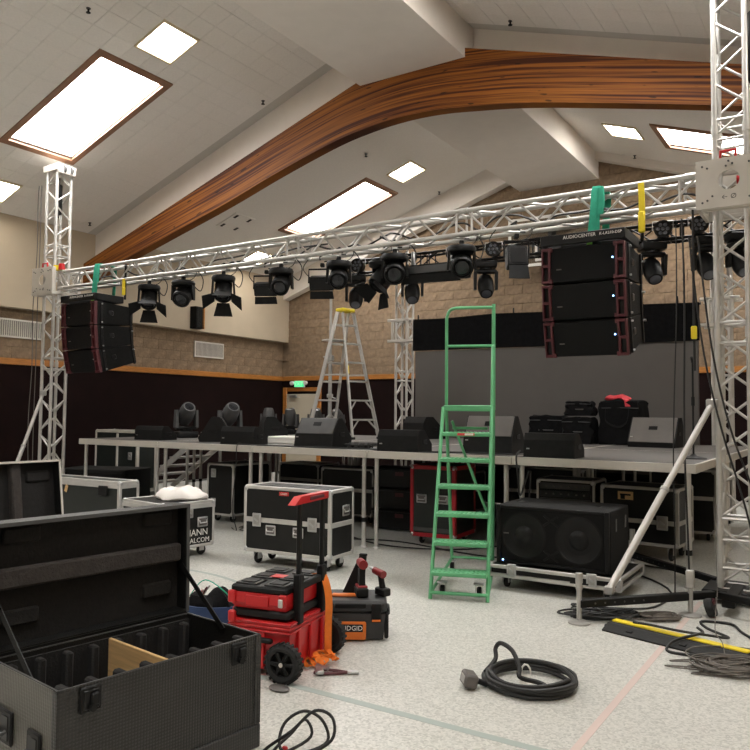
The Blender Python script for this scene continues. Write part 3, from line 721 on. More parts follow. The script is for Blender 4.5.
# ================================================================= stage
ZS = 1.145; SX = [-10.30, -8.49, -6.68, -4.88, -3.07, -1.26]; SY = [7.40, 9.85, 12.26]
deck_words = [['under the small flat wedge and the first moving head', 'at the stairs end beside the cream wall'], ['under the tipped up wedge monitor', 'under the row of upright moving heads'],
              ['under the big wedge monitor with light painted on its top', 'under the tall stepladder'], ['behind the green rolling ladder', 'in front of the left half of the video screen'],
              ['behind the double subwoofer', 'under the black bags and the red cloth']]
legm = MB().cyl((0, 0, .02), (0, 0, ZS-.085), .026, n=12).lathe([(.045, 0), (.045, .012), (.03, .03)], n=12).mesh('leg', 'alu')
bandm = MB().cyl((0, 0, 0), (0, 0, .05), .030, n=12).mesh('tape_band', 'black')
for i in range(5):
    for j in range(2):
        x0, x1, y0, y1 = SX[i]+.004, SX[i+1]-.004, SY[j]+.003, SY[j+1]-.003; cx, cy = (x0+x1)/2, (y0+y1)/2
        t = thing('stage_deck', 'grey stage deck on silver legs '+deck_words[i][j], 'stage deck', (cx, cy, 0), group='decks of the stage')
        w, d = x1-x0, y1-y0
        part('board', MB().box((0, 0, ZS-.01), (w-.05, d-.05, .022)), 'deck', t, 'dark grey worn deck board', smooth=False)
        for s in (-1, 1):
            part('frame_rail', MB().rbox((0, s*(d/2-.0175), ZS-.0425), (w, .035, .085), .005), 'alu_plate', t)
            part('frame_rail', MB().rbox((s*(w/2-.0175), 0, ZS-.0425), (.035, d-.07, .085), .005), 'alu_plate', t)
        for sx in (-1, 1):
            for sy in (-1, 1):
                l = inst('leg', legm, t, (sx*(w/2-.085), sy*(d/2-.08), 0))
                if (i+sx) % 2: inst('tape_band', bandm, l, (0, 0, .30))
# video screen with black drape over its top
t = thing('video_screen', 'large plain dark grey video screen behind the stage', 'screen', (-4.55, 12.36, 0))
part('panel', MB().box((0, 0, 1.7), (4.98, .08, 2.1)), 'screen', t, smooth=False)
part('support_frame', MB().box((-2.2, .06, .35), (.05, .04, .7)).box((2.2, .06, .35), (.05, .04, .7)).box((0, .06, .35), (.05, .04, .7)).box((0, .06, .62), (4.9, .04, .05)), 'black', t)
nx = 120; mb = MB(); vs = []; fs = []
for j in range(7):
    for i in range(nx+1):
        u = i/nx; x = -2.52+5.04*u; z = 3.36-.60*j/6
        z += -.012*math.sin(u*14)*(1 if j == 0 else 0)-.02*u
        vs.append((x, -.075-.012*math.sin(u*61+j*.3)*(j/6)-.010*math.sin(u*23+1), z))
for j in range(6):
    for i in range(nx): fs.append((j*(nx+1)+i, j*(nx+1)+i+1, (j+1)*(nx+1)+i+1, (j+1)*(nx+1)+i))
mb.add(vs, fs); n = len(vs)
mb.add([(v[0], v[1]+.012, v[2]) for v in vs], [tuple(reversed(f)) for f in fs])
dp = thing('drape', 'black cloth drape hung along the top of the video screen', 'drape', (-4.55, 12.36, 0))
part('cloth', mb, 'fabric', dp)
part('pipe', MB().cyl((-2.54, -.03, 3.33), (2.54, -.03, 3.31), .02), 'black', dp)
for x in (-2.44, -.52, .02, .9, 2.2): part('hanger', MB().rbox((x, -.03, 3.39), (.02, .03, .12), .004), 'black', dp)

# black skirt added below the screen to block light and darken under the deck
mb = MB(); vs = []; fs = []
for i in range(181):
    u = i/180; yy = .02*math.sin(u*190)+.012*math.sin(u*71)
    vs += [(-2.5+5.0*u, yy, .01), (-2.5+5.0*u, yy*.4, 1.08)]
for i in range(180): fs.append((i*2, i*2+2, i*2+3, i*2+1))
mb.add(vs, fs); mb.add([(v[0], v[1]+.02, v[2]) for v in vs], [tuple(reversed(f)) for f in fs])
sk = part('added_shade_skirt', mb, 'fabric', None); sk.location = (-4.55, 12.44, 0); tag(sk, 'added black pleated skirt darkening the space behind the stage legs under the screen', 'skirt')
# ------------------------------------------------ wedges, bags, moving heads on the deck
def wedge(x, y, rz, w, d, h, label, style=0, m='black_rough', top=None, z=ZS+.002):
    t = thing('stage_monitor', label, 'monitor', (x, y, z), rz, 'stage monitors')
    prof = {0: [(-d/2, 0), (-d/2+.01, .72*h), (-d*.36, h), (-d*.05, h), (d/2, .34*h), (d/2, 0)],
            1: [(-d/2, 0), (-d/2+.03, .45*h), (-d*.16, h), (.0, h), (d/2, .30*h), (d/2-.04, 0)],
            2: [(-d/2+.02, 0), (-d/2, .16*h), (-d*.05, h), (d*.22, h), (d/2, .5*h), (d/2, 0)]}[style]
    part('cabinet', MB().prism(prof, 'x', -w/2+.012, w/2-.012), m, t, smooth=False)
    for s in (-1, 1):
        cp = [(a*1.0, b) for a, b in prof]; part('end_panel', MB().prism(cp, 'x', s*w/2-.012 if s > 0 else -w/2, s*w/2 if s > 0 else -w/2+.012), 'black', t, smooth=False)
        part('handle', MB().rbox((s*w/2, 0, h*.45), (.008, .12, .05), .003), 'black_gloss', t)
    a, b = (prof[3], prof[4]); c = (Vector((0, a[0], a[1]))+Vector((0, b[0], b[1])))/2; L = math.hypot(b[0]-a[0], b[1]-a[1])
    ang = math.degrees(math.atan2(b[1]-a[1], b[0]-a[0]))
    part('grille', MB().rbox(c+rot('X', ang) @ Vector((0, 0, .006)), (w-.06, L-.04, .012), .004, rot('X', ang)), 'grille', t)
    if top:
        a, b = prof[1], prof[2]; c = (Vector((0, a[0], a[1]))+Vector((0, b[0], b[1])))/2; L = math.hypot(b[0]-a[0], b[1]-a[1]); ang = math.degrees(math.atan2(b[1]-a[1], b[0]-a[0]))
        part('lit_slope_panel', MB().rbox(c+rot('X', ang) @ Vector((0, 0, .004)), (w-.03, L-.01, .01), .003, rot('X', ang)), top, t, 'sloped panel painted lighter as if lit from above')  # light falling on the slope, put into a lighter panel colour
        part('grip_hole', MB().rbox(c+rot('X', ang) @ Vector((0, .03, .009)), (.12, .06, .006), .02, rot('X', ang)), 'black_gloss', t)
    part('badge', MB().box((-w/2+.05, prof[0][0]+.0, h*.35), (.03, .012, .012)), 'steel', t)
    return t
wedge(-9.08, 7.88, 6, .54, .34, .21, 'low black stage monitor beside the first moving head on the deck edge')
wt = wedge(-8.02, 8.05, -50, .36, .42, .36, 'black stage monitor tipped up on end between the moving head and another monitor', 2)
wedge(-7.06, 7.66, 4, .56, .32, .24, 'long black stage monitor with cables hanging over the deck edge', 0)
wedge(-5.82, 7.80, 3, .58, .48, .37, 'large stage monitor with sloped top painted pale as lit at the foot of the stepladder', 1, top='grey_plastic')
wedge(-8.50, 9.95, -40, .48, .42, .36, 'black stage monitor turned aside behind the large one with light painted on its top', 0)
wedge(-4.50, 7.63, 4, .53, .38, .25, 'low black stage monitor between stepladder and green ladder on the deck edge', 0)
wedge(-6.42, 11.55, -25, .60, .48, .38, 'black stage monitor standing before the silver tower and screen', 0)
wedge(-3.52, 7.98, 3, .58, .46, .42, 'stage monitor with top painted pale for reflected light right behind the green ladder', 1, top='grey_monitor')
wedge(-2.70, 7.66, 2, .54, .36, .25, 'flat black stage monitor in front of the black bags', 0)
wedge(-2.40, 11.0, -4, .64, .50, .41, 'stage monitor with wide sloped face painted brownish as lit and round grip hole', 2, top='grey_monitor')
def bag(x, y, z, rz, w, d, h, label, handle=True):
    t = thing('equipment_bag', label, 'bag', (x, y, z), rz)
    bm = bmesh.new(); bmesh.ops.create_cube(bm, size=1); bmesh.ops.subdivide_edges(bm, edges=bm.edges[:], cuts=5, use_grid_fill=True)
    rnd = random.Random(int((x+20)*100))
    for v in bm.verts:
        p = v.co.copy(); k = 1-.10*(p.z+.5)*.6
        q = Vector((p.x*w*k, p.y*d*k, (p.z+.5)*h))
        q.x += .014*math.sin(p.z*17+p.y*9); q.y += .014*math.sin(p.z*13+p.x*11+1); q.z -= .03*max(0, p.z)*2*(abs(p.x*p.y)*4)*h
        v.co = q+Vector((rnd.uniform(-.006, .006), rnd.uniform(-.006, .006), 0 if p.z < -.4 else rnd.uniform(-.006, .006)))
    bmesh.ops.bevel(bm, geom=[e for e in bm.edges if e.calc_face_angle(0) > .9], offset=.02, segments=2, affect='EDGES')
    bm.verts.index_update(); m = MB().add([v.co.copy() for v in bm.verts], [[v.index for v in f.verts] for f in bm.faces]); bm.free()
    part('body', m, 'fabric', t)
    part('zip', MB().tube([(-w*.46, -d*.47, h*.82), (0, -d*.485, h*.83), (w*.46, -d*.47, h*.82)], .006, 5), 'grey_plastic', t)
    if handle: part('carry_strap', MB().strip(spline([(-w*.3, -d*.49, h*.80), (-w*.28, -d*.53, h*.52), (0, -d*.55, h*.40), (w*.2, -d*.53, h*.52), (w*.24, -d*.49, h*.80)], 6), (0.0, .0, .03), .006), 'black', t)
    else: part('pull', MB().rbox((0, -d*.5, h*.45), (w*.4, .012, .018), .004), 'grey_plastic', t)
    return t
bag(-4.22, 11.75, ZS+.004, 5, .60, .40, .42, 'black padded bag standing alone behind the flat stage monitor', False)
bag(-3.60, 11.40, ZS+.004, 0, .48, .42, .40, 'black padded bag underneath a smaller black bag', False)
bag(-3.60, 11.42, ZS+.425, 4, .42, .36, .22, 'small black bag lying on top of another black bag', False)
bag(-2.98, 11.55, ZS+.004, -4, .64, .50, .66, 'tall black bag with carry strap and red cloth on top')
mb = MB(); 
R = rot('Z', -8)
mb.ell((0, 0, 0), (.20, .15, .055), 18, 8); mb.v = [(v[0], v[1], v[2]+.012*math.sin(v[0]*31)+.01*math.sin(v[1]*43)) for v in mb.v]
mb.strip([(.12, -.13, .01), (.18, -.2, -.03), (.20, -.235, -.12)], (.07, .02, 0), .008)
o = part('red_cloth', mb, 'red_cloth', None); o.location = (-3.06, 11.53, ZS+.69); tag(o, 'crumpled red cloth lying on the tall black bag', 'cloth')
def moving_head(x, y, rz, tilt, label, z=ZS+.002, s=1.0, group='moving heads standing on the deck', down=False):
    t = thing('moving_head', label, 'stage light', (x, y, z), rz, group)
    f = -1 if down else 1
    def A(mb): return MB().add([(v[0]*s, v[1]*s, v[2]*s*f) for v in mb.v], mb.f)
    part('base', A(MB().rbox((0, 0, .05), (.30, .24, .09), .02, None, 2)), 'black', t)
    part('turntable', A(MB().cyl((0, 0, .095), (0, 0, .125), .09, n=20)), 'black', t)
    yk = MB().rbox((0, 0, .145), (.30, .12, .05), .015)
    part('yoke_base', A(yk), 'black', t)
    for sx in (-1, 1): part('yoke_arm', A(MB().hull8([(sx*.145-.022, -.06, .15), (sx*.145+.022, -.06, .15), (sx*.145+.022, .06, .15), (sx*.145-.022, .06, .15)], [(sx*.145-.018, -.04, .40), (sx*.145+.018, -.04, .40), (sx*.145+.018, .04, .40), (sx*.145-.018, .04, .40)])), 'grey_plastic' if not down else 'black', t)
    Rt = rot('X', tilt); c = Vector((0, 0, .34))
    hd = part('head', A(MB().lathe([(.05, -.17), (.09, -.15), (.112, -.06), (.112, .06), (.10, .13), (.085, .17)], c, Rt, 20)), 'grey_plastic' if not down else 'black', t)
    part('lens', A(MB().lathe([(.001, .178), (.06, .172), (.082, .165)], c, Rt, 20)), 'lens_light' if down else 'lens', hd)
    part('rear_fins', A(MB().lathe([(.03, -.185), (.055, -.18), (.055, -.165)], c, Rt, 12)), 'black', hd)
    return t
moving_head(-9.32, 8.72, 65, 50, 'grey moving head light on its own beside the low black monitor', s=1.15)
moving_head(-8.42, 8.80, 65, 48, 'grey moving head light peeking over the tipped up monitor', s=1.15)
moving_head(-9.95, 11.5, 40, -10, 'dark moving head light in the pair by the dark wall, nearer the cream wall')
moving_head(-9.42, 11.55, 10, 15, 'dark moving head light in the pair by the dark wall, nearer the door')
moving_head(-8.95, 11.75, 30, 20, 'dark moving head light in front of the corner door, half hidden by a monitor')
moving_head(-8.45, 11.80, -20, 35, 'dark moving head light between the corner door and the stepladder')
t = thing('white_riser', 'low white box on the deck behind the long black monitor', 'box', (-6.62, 8.35, ZS+.002), 4)
part('body', MB().rbox((0, 0, .05), (.85, .42, .10), .01), 'white', t); part('lid_seam', MB().box((0, 0, .07), (.853, .423, .006)), 'alu_dull', t)
# round base with a thin microphone stand
t = thing('microphone_stand', 'thin black microphone stand on round base at the deck corner', 'microphone stand', (-1.45, 8.35, ZS+.001))
part('base', MB().lathe([(.13, 0), (.13, .012), (.04, .03), (.015, .05)], n=20), 'black', t); part('pole', MB().cyl((0, 0, .04), (0, 0, 1.0), .010, n=8), 'black', t); part('clutch', MB().cyl((0, 0, .55), (0, 0, .64), .018, n=10), 'black', t)
part('microphone_clip', MB().cyl((0, 0, 1.0), (.0, -.05, 1.05), .014, n=8), 'black', t)
# steel pole on a tripod
t = thing('lighting_stand', 'tall grey steel lighting stand pole beside the stepladder', 'stand', (-8.25, 11.25, ZS))
part('pole', MB().cyl((0, 0, .05), (0, 0, 1.5), .035, n=12).cyl((0, 0, 1.4), (0, 0, 2.75), .026, n=12), 'alu_dull', t)
part('clamp', MB().rbox((0, 0, 1.45), (.12, .09, .10), .01).cyl((-.16, 0, 1.48), (.05, 0, 1.48), .012), 'alu_dull', t)
part('clamp', MB().rbox((0, 0, .75), (.10, .08, .07), .01).cyl((-.05, -.02, .74), (.14, -.02, .70), .010), 'alu_dull', t)
for a in (20, 140, 260): part('leg', MB().cyl((0, 0, .42), (.42*math.cos(math.radians(a)), .42*math.sin(math.radians(a)), .015), .014, n=8), 'alu_dull', t)
# stepladder
t = thing('stepladder', 'tall silver stepladder with yellow top cap standing open on the stage', 'ladder', (-7.42, 10.55, ZS+.003), -15)
Hh = 2.18
def lerp(a, b, k): return tuple(a[i]+(b[i]-a[i])*k for i in range(3))
fb = [(-.66, -.29, 0), (-.66, .29, 0)]; ft = [(-.07, -.12, Hh), (-.07, .12, Hh)]
rb = [(.56, -.29, 0), (.56, .29, 0)]; rt = [(.06, -.12, Hh-.03), (.06, .12, Hh-.03)]
def bar(a, b, w, d): 
    a = Vector(a); b = Vector(b); D = b-a; return MB().rbox((a+b)/2, (w, d, D.length), .004, D.to_track_quat('Z', 'Y').to_matrix())
for k in (0, 1):
    part('front_rail', bar(fb[k], ft[k], .03, .07), 'alu', t); part('rear_rail', bar(rb[k], rt[k], .03, .06), 'alu_dull', t)
    part('rubber_foot', MB().rbox((fb[k][0], fb[k][1], .02), (.07, .07, .04), .006), 'rubber', t); part('rubber_foot', MB().rbox((rb[k][0], rb[k][1], .02), (.07, .06, .04), .006), 'rubber', t)
for i in range(1, 7):
    z = i/6.7; a, b = lerp(fb[0], ft[0], z), lerp(fb[1], ft[1], z)
    part('step', MB().rbox(((a[0]+b[0])/2, 0, a[2]), (.09, b[1]-a[1], .03), .004), 'alu', t)
    c, d = lerp(rb[0], rt[0], z), lerp(rb[1], rt[1], z)
    part('rear_rung', MB().rbox(((c[0]+d[0])/2, 0, c[2]), (.04, d[1]-c[1], .03), .004), 'alu_dull', t)
    if i < 3:
        for s, p in ((-1, c), (1, d)): part('knee_brace', bar((p[0], s*.10, c[2]), lerp(rb[0 if s < 0 else 1], rt[0 if s < 0 else 1], z-.08), .012, .03), 'alu_dull', t)
part('top_cap', MB().rbox((-.01, 0, Hh+.02), (.20, .29, .06), .015), 'yellow', t, 'yellow plastic top cap')
part('tool_shelf', MB().rbox((-.30, 0, Hh*.78), (.30, .34, .025), .006), 'alu', t)
for k in (0, 1): part('spreader', bar(lerp(fb[k], ft[k], .5), lerp(rb[k], rt[k], .5), .012, .03), 'alu_dull', t)
part('warning_label', bar(lerp((rb[0][0]+.035, rb[0][1], 0), (rt[0][0]+.035, rt[0][1], Hh), .50), lerp((rb[0][0]+.035, rb[0][1], 0), (rt[0][0]+.035, rt[0][1], Hh), .56), .006, .04), 'yellow_tag', t)
# ================================================================= fixtures on the front truss
def clamp(t, s=1.0):
    part('clamp', MB().rbox((0, 0, -.02), (.05, .06, .05), .008).tube([(-.035+.0, .03, .05), (-.04, .03, .09), (0, .03, .115), (.04, .03, .09), (.035, .03, .05)], .012, 6).cyl((.03, -.03, .02), (.085, -.03, .02), .008, n=8), 'black', t)
    part('safety_wire', MB().tube(spline([(.05, .0, -.06), (.13, .02, -.02), (.17, .03, .06), (.10, .03, .14)], 5), .005, 5), 'cable', t)
def spot(x, y, pan, tilt, label, doors=0, s=1.0, z=3.425, drum=.125):
    s *= .88
    t = thing('hanging_spotlight', label, 'stage light', (x, y, z), pan, 'spotlights hung under the front truss')
    clamp(t)
    part('top_dish', MB().lathe([(.06, -.045), (.165*s, -.06), (.18*s, -.09), (.17*s, -.125), (.12*s, -.14)], n=22), 'black', t)
    for sx in (-1, 1): part('yoke_arm', MB().hull8([(sx*.165*s-.012, -.035, -.36*s), (sx*.165*s+.012, -.035, -.36*s), (sx*.165*s+.012, .035, -.36*s), (sx*.165*s-.012, .035, -.36*s)], [(sx*.15*s-.012, -.06, -.12), (sx*.15*s+.012, -.06, -.12), (sx*.15*s+.012, .06, -.12), (sx*.15*s-.012, .06, -.12)]), 'black', t)
    R = rot('X', tilt); c = Vector((0, 0, -.29*s)); r = drum*s
    hd = part('head', MB().lathe([(.04, -.17*s), (r*.75, -.15*s), (r, -.06*s), (r*1.05, .05*s), (r*1.05, .12*s), (r*.92, .14*s), (r*.92, .115*s)], c, R, 24), 'black', t)
    part('lens', MB().lathe([(.001, .125*s), (r*.5, .122*s), (r*.85, .11*s)], c, R, 20), 'lens', hd)
    part('lens_ring', MB().lathe([(r*.62, .115*s), (r*.70, .13*s), (r*.78, .115*s)], c, R, 24), 'black_gloss', hd)
    for k in range(5): part('cooling_fin', MB().lathe([(r*.9, (-.13+.03*k)*s), (r*1.04, (-.13+.03*k)*s), (r*1.04, (-.118+.03*k)*s), (r*.9, (-.118+.03*k)*s)], c, R, 20), 'black', hd)
    if doors:
        for k, (ang, open_) in enumerate(((0, 28), (180, 38), (90, 55), (270, 50))):
            Ra = rot('Z', ang); Ro = rot('X', -open_)
            fl_ = MB().hull8([(-.09*s, -.003, 0), (.09*s, -.003, 0), (.09*s, .003, 0), (-.09*s, .003, 0)], [(-.14*s, -.003, .20*s), (.14*s, -.003, .20*s), (.14*s, .003, .20*s), (-.14*s, .003, .20*s)])
            part('barn_door', MB().add([c+R @ (Ra @ (Ro @ Vector(v)+Vector((0, r*1.0, .13*s)))) for v in fl_.v], fl_.f), 'black_rough', hd)
    part('lead', MB().tube(spline([(.10, .1, -.10), (.20, .12, -.18), (.24, .1, -.02), (.14, .1, .12)], 5), .007, 5), 'cable', t)
    return t
# tilt is measured so that 180 points straight down; pan turns the head towards the hall
spot(-8.42, 7.13, 45, 145, 'black spotlight with open barn doors next to the far line array', 1, 1.0)
spot(-7.73, 7.13, 25, 128, 'black spotlight with one flap, second from the far line array', 0, 1.02, drum=.13)
spot(-6.98, 7.13, 40, 145, 'black spotlight with wide open barn doors above the block wall vent', 1, 1.0)
spot(-6.0, 7.13, 28, 122, 'black spotlight hung right beside the yoked flood light over the corner door', 0, .98, drum=.125)
spot(-5.12, 7.13, 30, 118, 'black spotlight above the yellow stepladder cap', 0, .98, drum=.125)
spot(-4.35, 7.13, 30, 115, 'black round spotlight hung in front of the silver rear tower', 0, 1.0, drum=.13)
spot(-3.52, 7.13, 30, 118, 'large black spotlight hung between the long bar light and the line array', 0, 1.0, drum=.13)
spot(-4.66, 7.36, -30, 142, 'black spotlight with hanging barn doors beside the yellow tagged rear tower', 1, 1.05)
def flood(x, y, pan, label, w=.42, flap=.11, z=3.42, tilt=20, h=.17):
    t = thing('flood_light', label, 'stage light', (x, y, z), pan, 'flood lights hung under the front truss')
    clamp(t)
    part('yoke', MB().tube([(-w/2-.02, 0, -.24), (-w/2-.02, 0, -.07), (w/2+.02, 0, -.07), (w/2+.02, 0, -.24)], .012, 6), 'black', t)
    R = rot('X', tilt); c = Vector((0, 0, -.24))
    b = part('body', MB().rbox(c, (w, .14, h), .012, R), 'black', t)
    part('front_glass', MB().rbox(c+R @ Vector((0, -.072, 0)), (w-.05, .006, h-.05), .002, R), 'black_gloss', b)
    part('flap', MB().hull8(*[[c+R @ Vector(v) for v in q] for q in ([(-w/2, -.075, -h/2-flap), (w/2, -.075, -h/2-flap), (w/2, -.069, -h/2-flap), (-w/2, -.069, -h/2-flap)], [(-w/2+.01, -.075, -h/2-.004), (w/2-.01, -.075, -h/2-.004), (w/2-.01, -.069, -h/2-.004), (-w/2+.01, -.069, -h/2-.004)])]), 'black_rough', b)
    part('lead', MB().tube(spline([(-.15, .06, -.18), (-.26, .08, -.05), (-.2, .06, .06)], 5), .006, 5), 'cable', t)
    return t
flood(-6.42, 7.34, 25, 'yoked black flood light with lower flap over the corner door', .30, .10)
flood(-5.52, 7.34, 25, 'yoked black flood light with pale flap just before the stepladder', .30, .10)
flood(-2.90, 7.13, 35, 'black flood light with square snoot and hanging flap beside the big line array', .21, .15, h=.22, tilt=-14)
t = thing('bar_light', 'long black light bar hung under the truss before the rear tower', 'stage light', (-3.98, 7.34, 3.40), 4)
part('housing', MB().rbox((0, 0, -.20), (.74, .12, .12), .012), 'black', t); part('front_strip', MB().rbox((0, -.062, -.20), (.70, .008, .08), .003), 'grey_plastic', t)
part('flap', MB().box((0, -.07, -.31), (.72, .006, .10), rot('X', 12)), 'black_rough', t)
for sx in (-1, 1): part('clamp', MB().rbox((sx*.24, 0, -.07), (.04, .05, .16), .008).cyl((sx*.24, -.02, .0), (sx*.24, .05, .0), .02), 'steel', t)
part('end_motor', MB().cyl((.38, 0, -.24), (.38, 0, -.32), .09, .07), 'black', t)
# small moving heads and pars on the rear black truss
for x, w in ((-8.30, 'by the stepladder cap'), (-7.02, 'beside the silver rear tower'), (-5.52, 'over the green ladder'), (-2.68, 'behind the big line array'), (-1.90, 'behind the tall tower post'), (-1.42, 'behind the tall tower lattice')):
    moving_head(x, 12.15, 30, 40, 'small black moving head hanging from rear truss '+w, z=4.29, s=1.28, group='moving heads on the rear truss', down=True)
for x, w in ((-5.33, 'above the green ladder'), (-8.2, 'above the stepladder'), (-2.5, 'next to the yellow tag'), (-1.98, 'seen through the tall tower'), (-6.1, 'near the rear tower')):
    t = thing('par_light', 'round black multi lens par light on rear truss '+w, 'stage light', (x, 12.06, 4.46), 12, 'par lights on the rear truss')
    R = rot('X', 90)
    b = part('can', MB().lathe([(.09, -.12), (.115, -.10), (.125, .05), (.135, .06), (.135, .075), (.115, .07)], (0, 0, 0), R, 20), 'black', t)
    for k in range(7):
        a = 2*PI*k/6; r = 0 if k == 6 else .07
        part('lens', MB().ell((r*math.cos(a), -.07, r*math.sin(a)), (.03, .012, .03), 10, 6), 'lens_light', b)
    part('bracket', MB().tube([(-.15, 0, 0), (-.15, 0, .13), (.15, 0, .13), (.15, 0, 0)], .010, 6), 'steel', t)
# cables lying in and hanging from the truss
rnd = random.Random(3)
for k in range(7):
    xa = -9.6+1.25*k; pts = []
    for i in range(9):
        pts.append((xa+i*.21, TC+rnd.uniform(-.09, .09), ZT-.07+rnd.uniform(-.03, .10)))
    w = ['over the far line array', 'past the first spotlight', 'over the block wall vent', 'over the corner door', 'over the stepladder', 'over the bar light', 'over the green ladder'][k]
    tag(part('truss_cable', MB().tube(spline(pts, 5), .011, 5), 'cable', None), 'black cable lying in the front truss '+w, 'cable', 'cables in the truss')
hang = [((-1.30, 7.05, 3.35), (-1.27, 7.0, .03), 'black cable dropping from the truss end to the floor', .009), ((-1.36, 7.1, 3.30), (-1.40, 7.05, .03), 'thin black cable hanging straight beside the stage corner', .006)]
for a, b, w, r in hang:
    pts = [(a[0]+(b[0]-a[0])*k/8+.01*math.sin(k), a[1]+(b[1]-a[1])*k/8, a[2]+(b[2]-a[2])*k/8) for k in range(9)]
    tag(part('hanging_cable', MB().tube(spline(pts, 4), r, 6), 'cable', None), w, 'cable')
for k, (dx, w) in enumerate(((0, 'nearer the sleeve plate corner'), (.07, 'nearer the tower lattice'))):
    pts = spline([(-1.22+dx, 6.93, 3.15), (-1.12+dx, 6.92, 2.2), (-.98+dx, 6.90, 1.5), (-.80+dx*1.5, 6.86, .85), (-.62+dx*2, 6.8, .06)], 8)
    tag(part('hanging_cable', MB().tube(pts, .009, 6), 'cable', None), 'black cable slanting down across the tall tower '+w, 'cable')
t = thing('tag_line', 'yellow ended black line hanging behind the tall tower', 'cable', (-1.25, 7.30, 0))
part('line', MB().cyl((0, 0, 2.0), (0, 0, 3.49), .012, n=6), 'cable', t); part('tag', MB().rbox((0, -.005, 2.35), (.05, .03, .12), .008), 'yellow_tag', t)
# ================================================================= flight cases
def caster(t, x, y, r=.055, m='rubber', rz=0):
    R = rot('Z', rz)
    c = part('caster', MB().rbox((x, y, 2*r+.025), (.09, .08, .012), .003).box((x-.028, y, r+.035), (.006, .06, .08)).box((x+.028, y, r+.035), (.006, .06, .08)), 'steel', t)
    part('wheel', MB().lathe([(.008, -.018), (r*.9, -.018), (r, -.008), (r, .008), (r*.9, .018), (.008, .018)], (x, y+.012, r), rot('Z', rz) @ rot('Y', 90), 16), m, c)
def latch(p, c, n, s=1.0):
    """recessed butterfly latch; n = outward axis ('-y' or '+x')"""
    R = {'-y': rot('Z', 0), '+x': rot('Z', 90), '-x': rot('Z', -90)}[n]
    def A(mb): return MB().add([R @ (Vector(v)*s)+Vector(c) for v in mb.v], mb.f)
    l = part('latch', A(MB().rbox((0, -.006, 0), (.11, .014, .14), .006)), 'steel', p)
    part('latch_dish', A(MB().rbox((0, -.012, 0), (.075, .008, .10), .004)), 'alu_dull', l)
    part('butterfly', A(MB().rbox((0, -.018, 0), (.06, .008, .022), .003, rot('Y', 35)).cyl((0, -.01, 0), (0, -.022, 0), .012, n=10)), 'steel', l)
    return l
def recessed_handle(p, c, n, s=1.0, m='steel'):
    R = {'-y': rot('Z', 0), '+x': rot('Z', 90), '-x': rot('Z', -90)}[n]
    def A(mb): return MB().add([R @ (Vector(v)*s)+Vector(c) for v in mb.v], mb.f)
    h = part('handle', A(MB().rbox((0, -.006, 0), (.15, .014, .12), .006)), m, p)
    part('handle_dish', A(MB().rbox((0, -.012, 0), (.115, .008, .085), .004)), 'grey_monitor', h)
    part('grip', A(MB().tube([(-.05, -.014, .02), (-.05, -.026, -.01), (.05, -.026, -.01), (.05, -.014, .02)], .008, 6)), m, h)
def flight_case(name, label, x, y, rz, w, d, z0, h, split=None, edge='alu', panel='laminate', e=.035, casters=True, cat='flight case', cr_=.055):
    """body from z0 to h; x,y = centre"""
    t = thing(name, label, cat, (x, y, 0), rz)
    body = part('shell', MB().box((0, 0, (z0+h)/2), (w-.012, d-.012, h-z0-.012)), panel, t, smooth=False)
    for sx in (-1, 1):
        for sy in (-1, 1): part('edge_trim', MB().rbox((sx*(w/2-e/2), sy*(d/2-e/2), (z0+h)/2), (e, e, h-z0-.06), .004), edge, t)
    for z in (z0+e/2, h-e/2):
        for s in (-1, 1):
            part('edge_trim', MB().rbox((0, s*(d/2-e/2), z), (w-.06, e, e), .004), edge, t)
            part('edge_trim', MB().rbox((s*(w/2-e/2), 0, z), (e, d-.06, e), .004), edge, t)
    for sx in (-1, 1):
        for sy in (-1, 1):
            for z, sz in ((z0, 1), (h, -1)):
                part('corner_cap', MB().ell((sx*(w/2-.028), sy*(d/2-.028), z+sz*.028), (.036, .036, .036), 10, 6), 'steel', t)
    if split:
        for s in (-1, 1):
            part('seam_trim', MB().rbox((0, s*(d/2-.004), split), (w-.05, .012, .05), .003), edge, t)
            part('seam_trim', MB().rbox((s*(w/2-.004), 0, split), (.012, d-.05, .05), .003), edge, t)
    if casters:
        for sx in (-1, 1):
            for sy in (-1, 1): caster(t, sx*(w/2-.11), sy*(d/2-.11), cr_)
    return t
# the wheeled case in the middle
w, d = 1.08, .46
t = flight_case('flight_case', 'black wheeled flight case with silver edges and small red label beside the red toolbox', -4.95, 6.22, 4, w, d, .135, .82, split=.47)
for sx, in ((-.36,), (.33,)): latch(t, (sx, -d/2-.004, .47), '-y')
for sx in (-.18, .16): recessed_handle(t, (sx, -d/2-.004, .375), '-y', .85)
recessed_handle(t, (w/2+.004, .05, .60), '+x', .9)
part('label_plate', MB().rbox((-.02, -d/2-.006, .755), (.12, .006, .04), .002), 'red', t, 'small red label'); part('label_print', text_mb('CASES', .03, R_FRONT, (-.02, -d/2-.0105, .755), .001), 'white', t)
for k in range(4): part('stacking_cup', MB().rbox(((-.36, -.12, .12, .36)[k], 0, .812), (.16, .3, .012), .006), 'laminate', t)
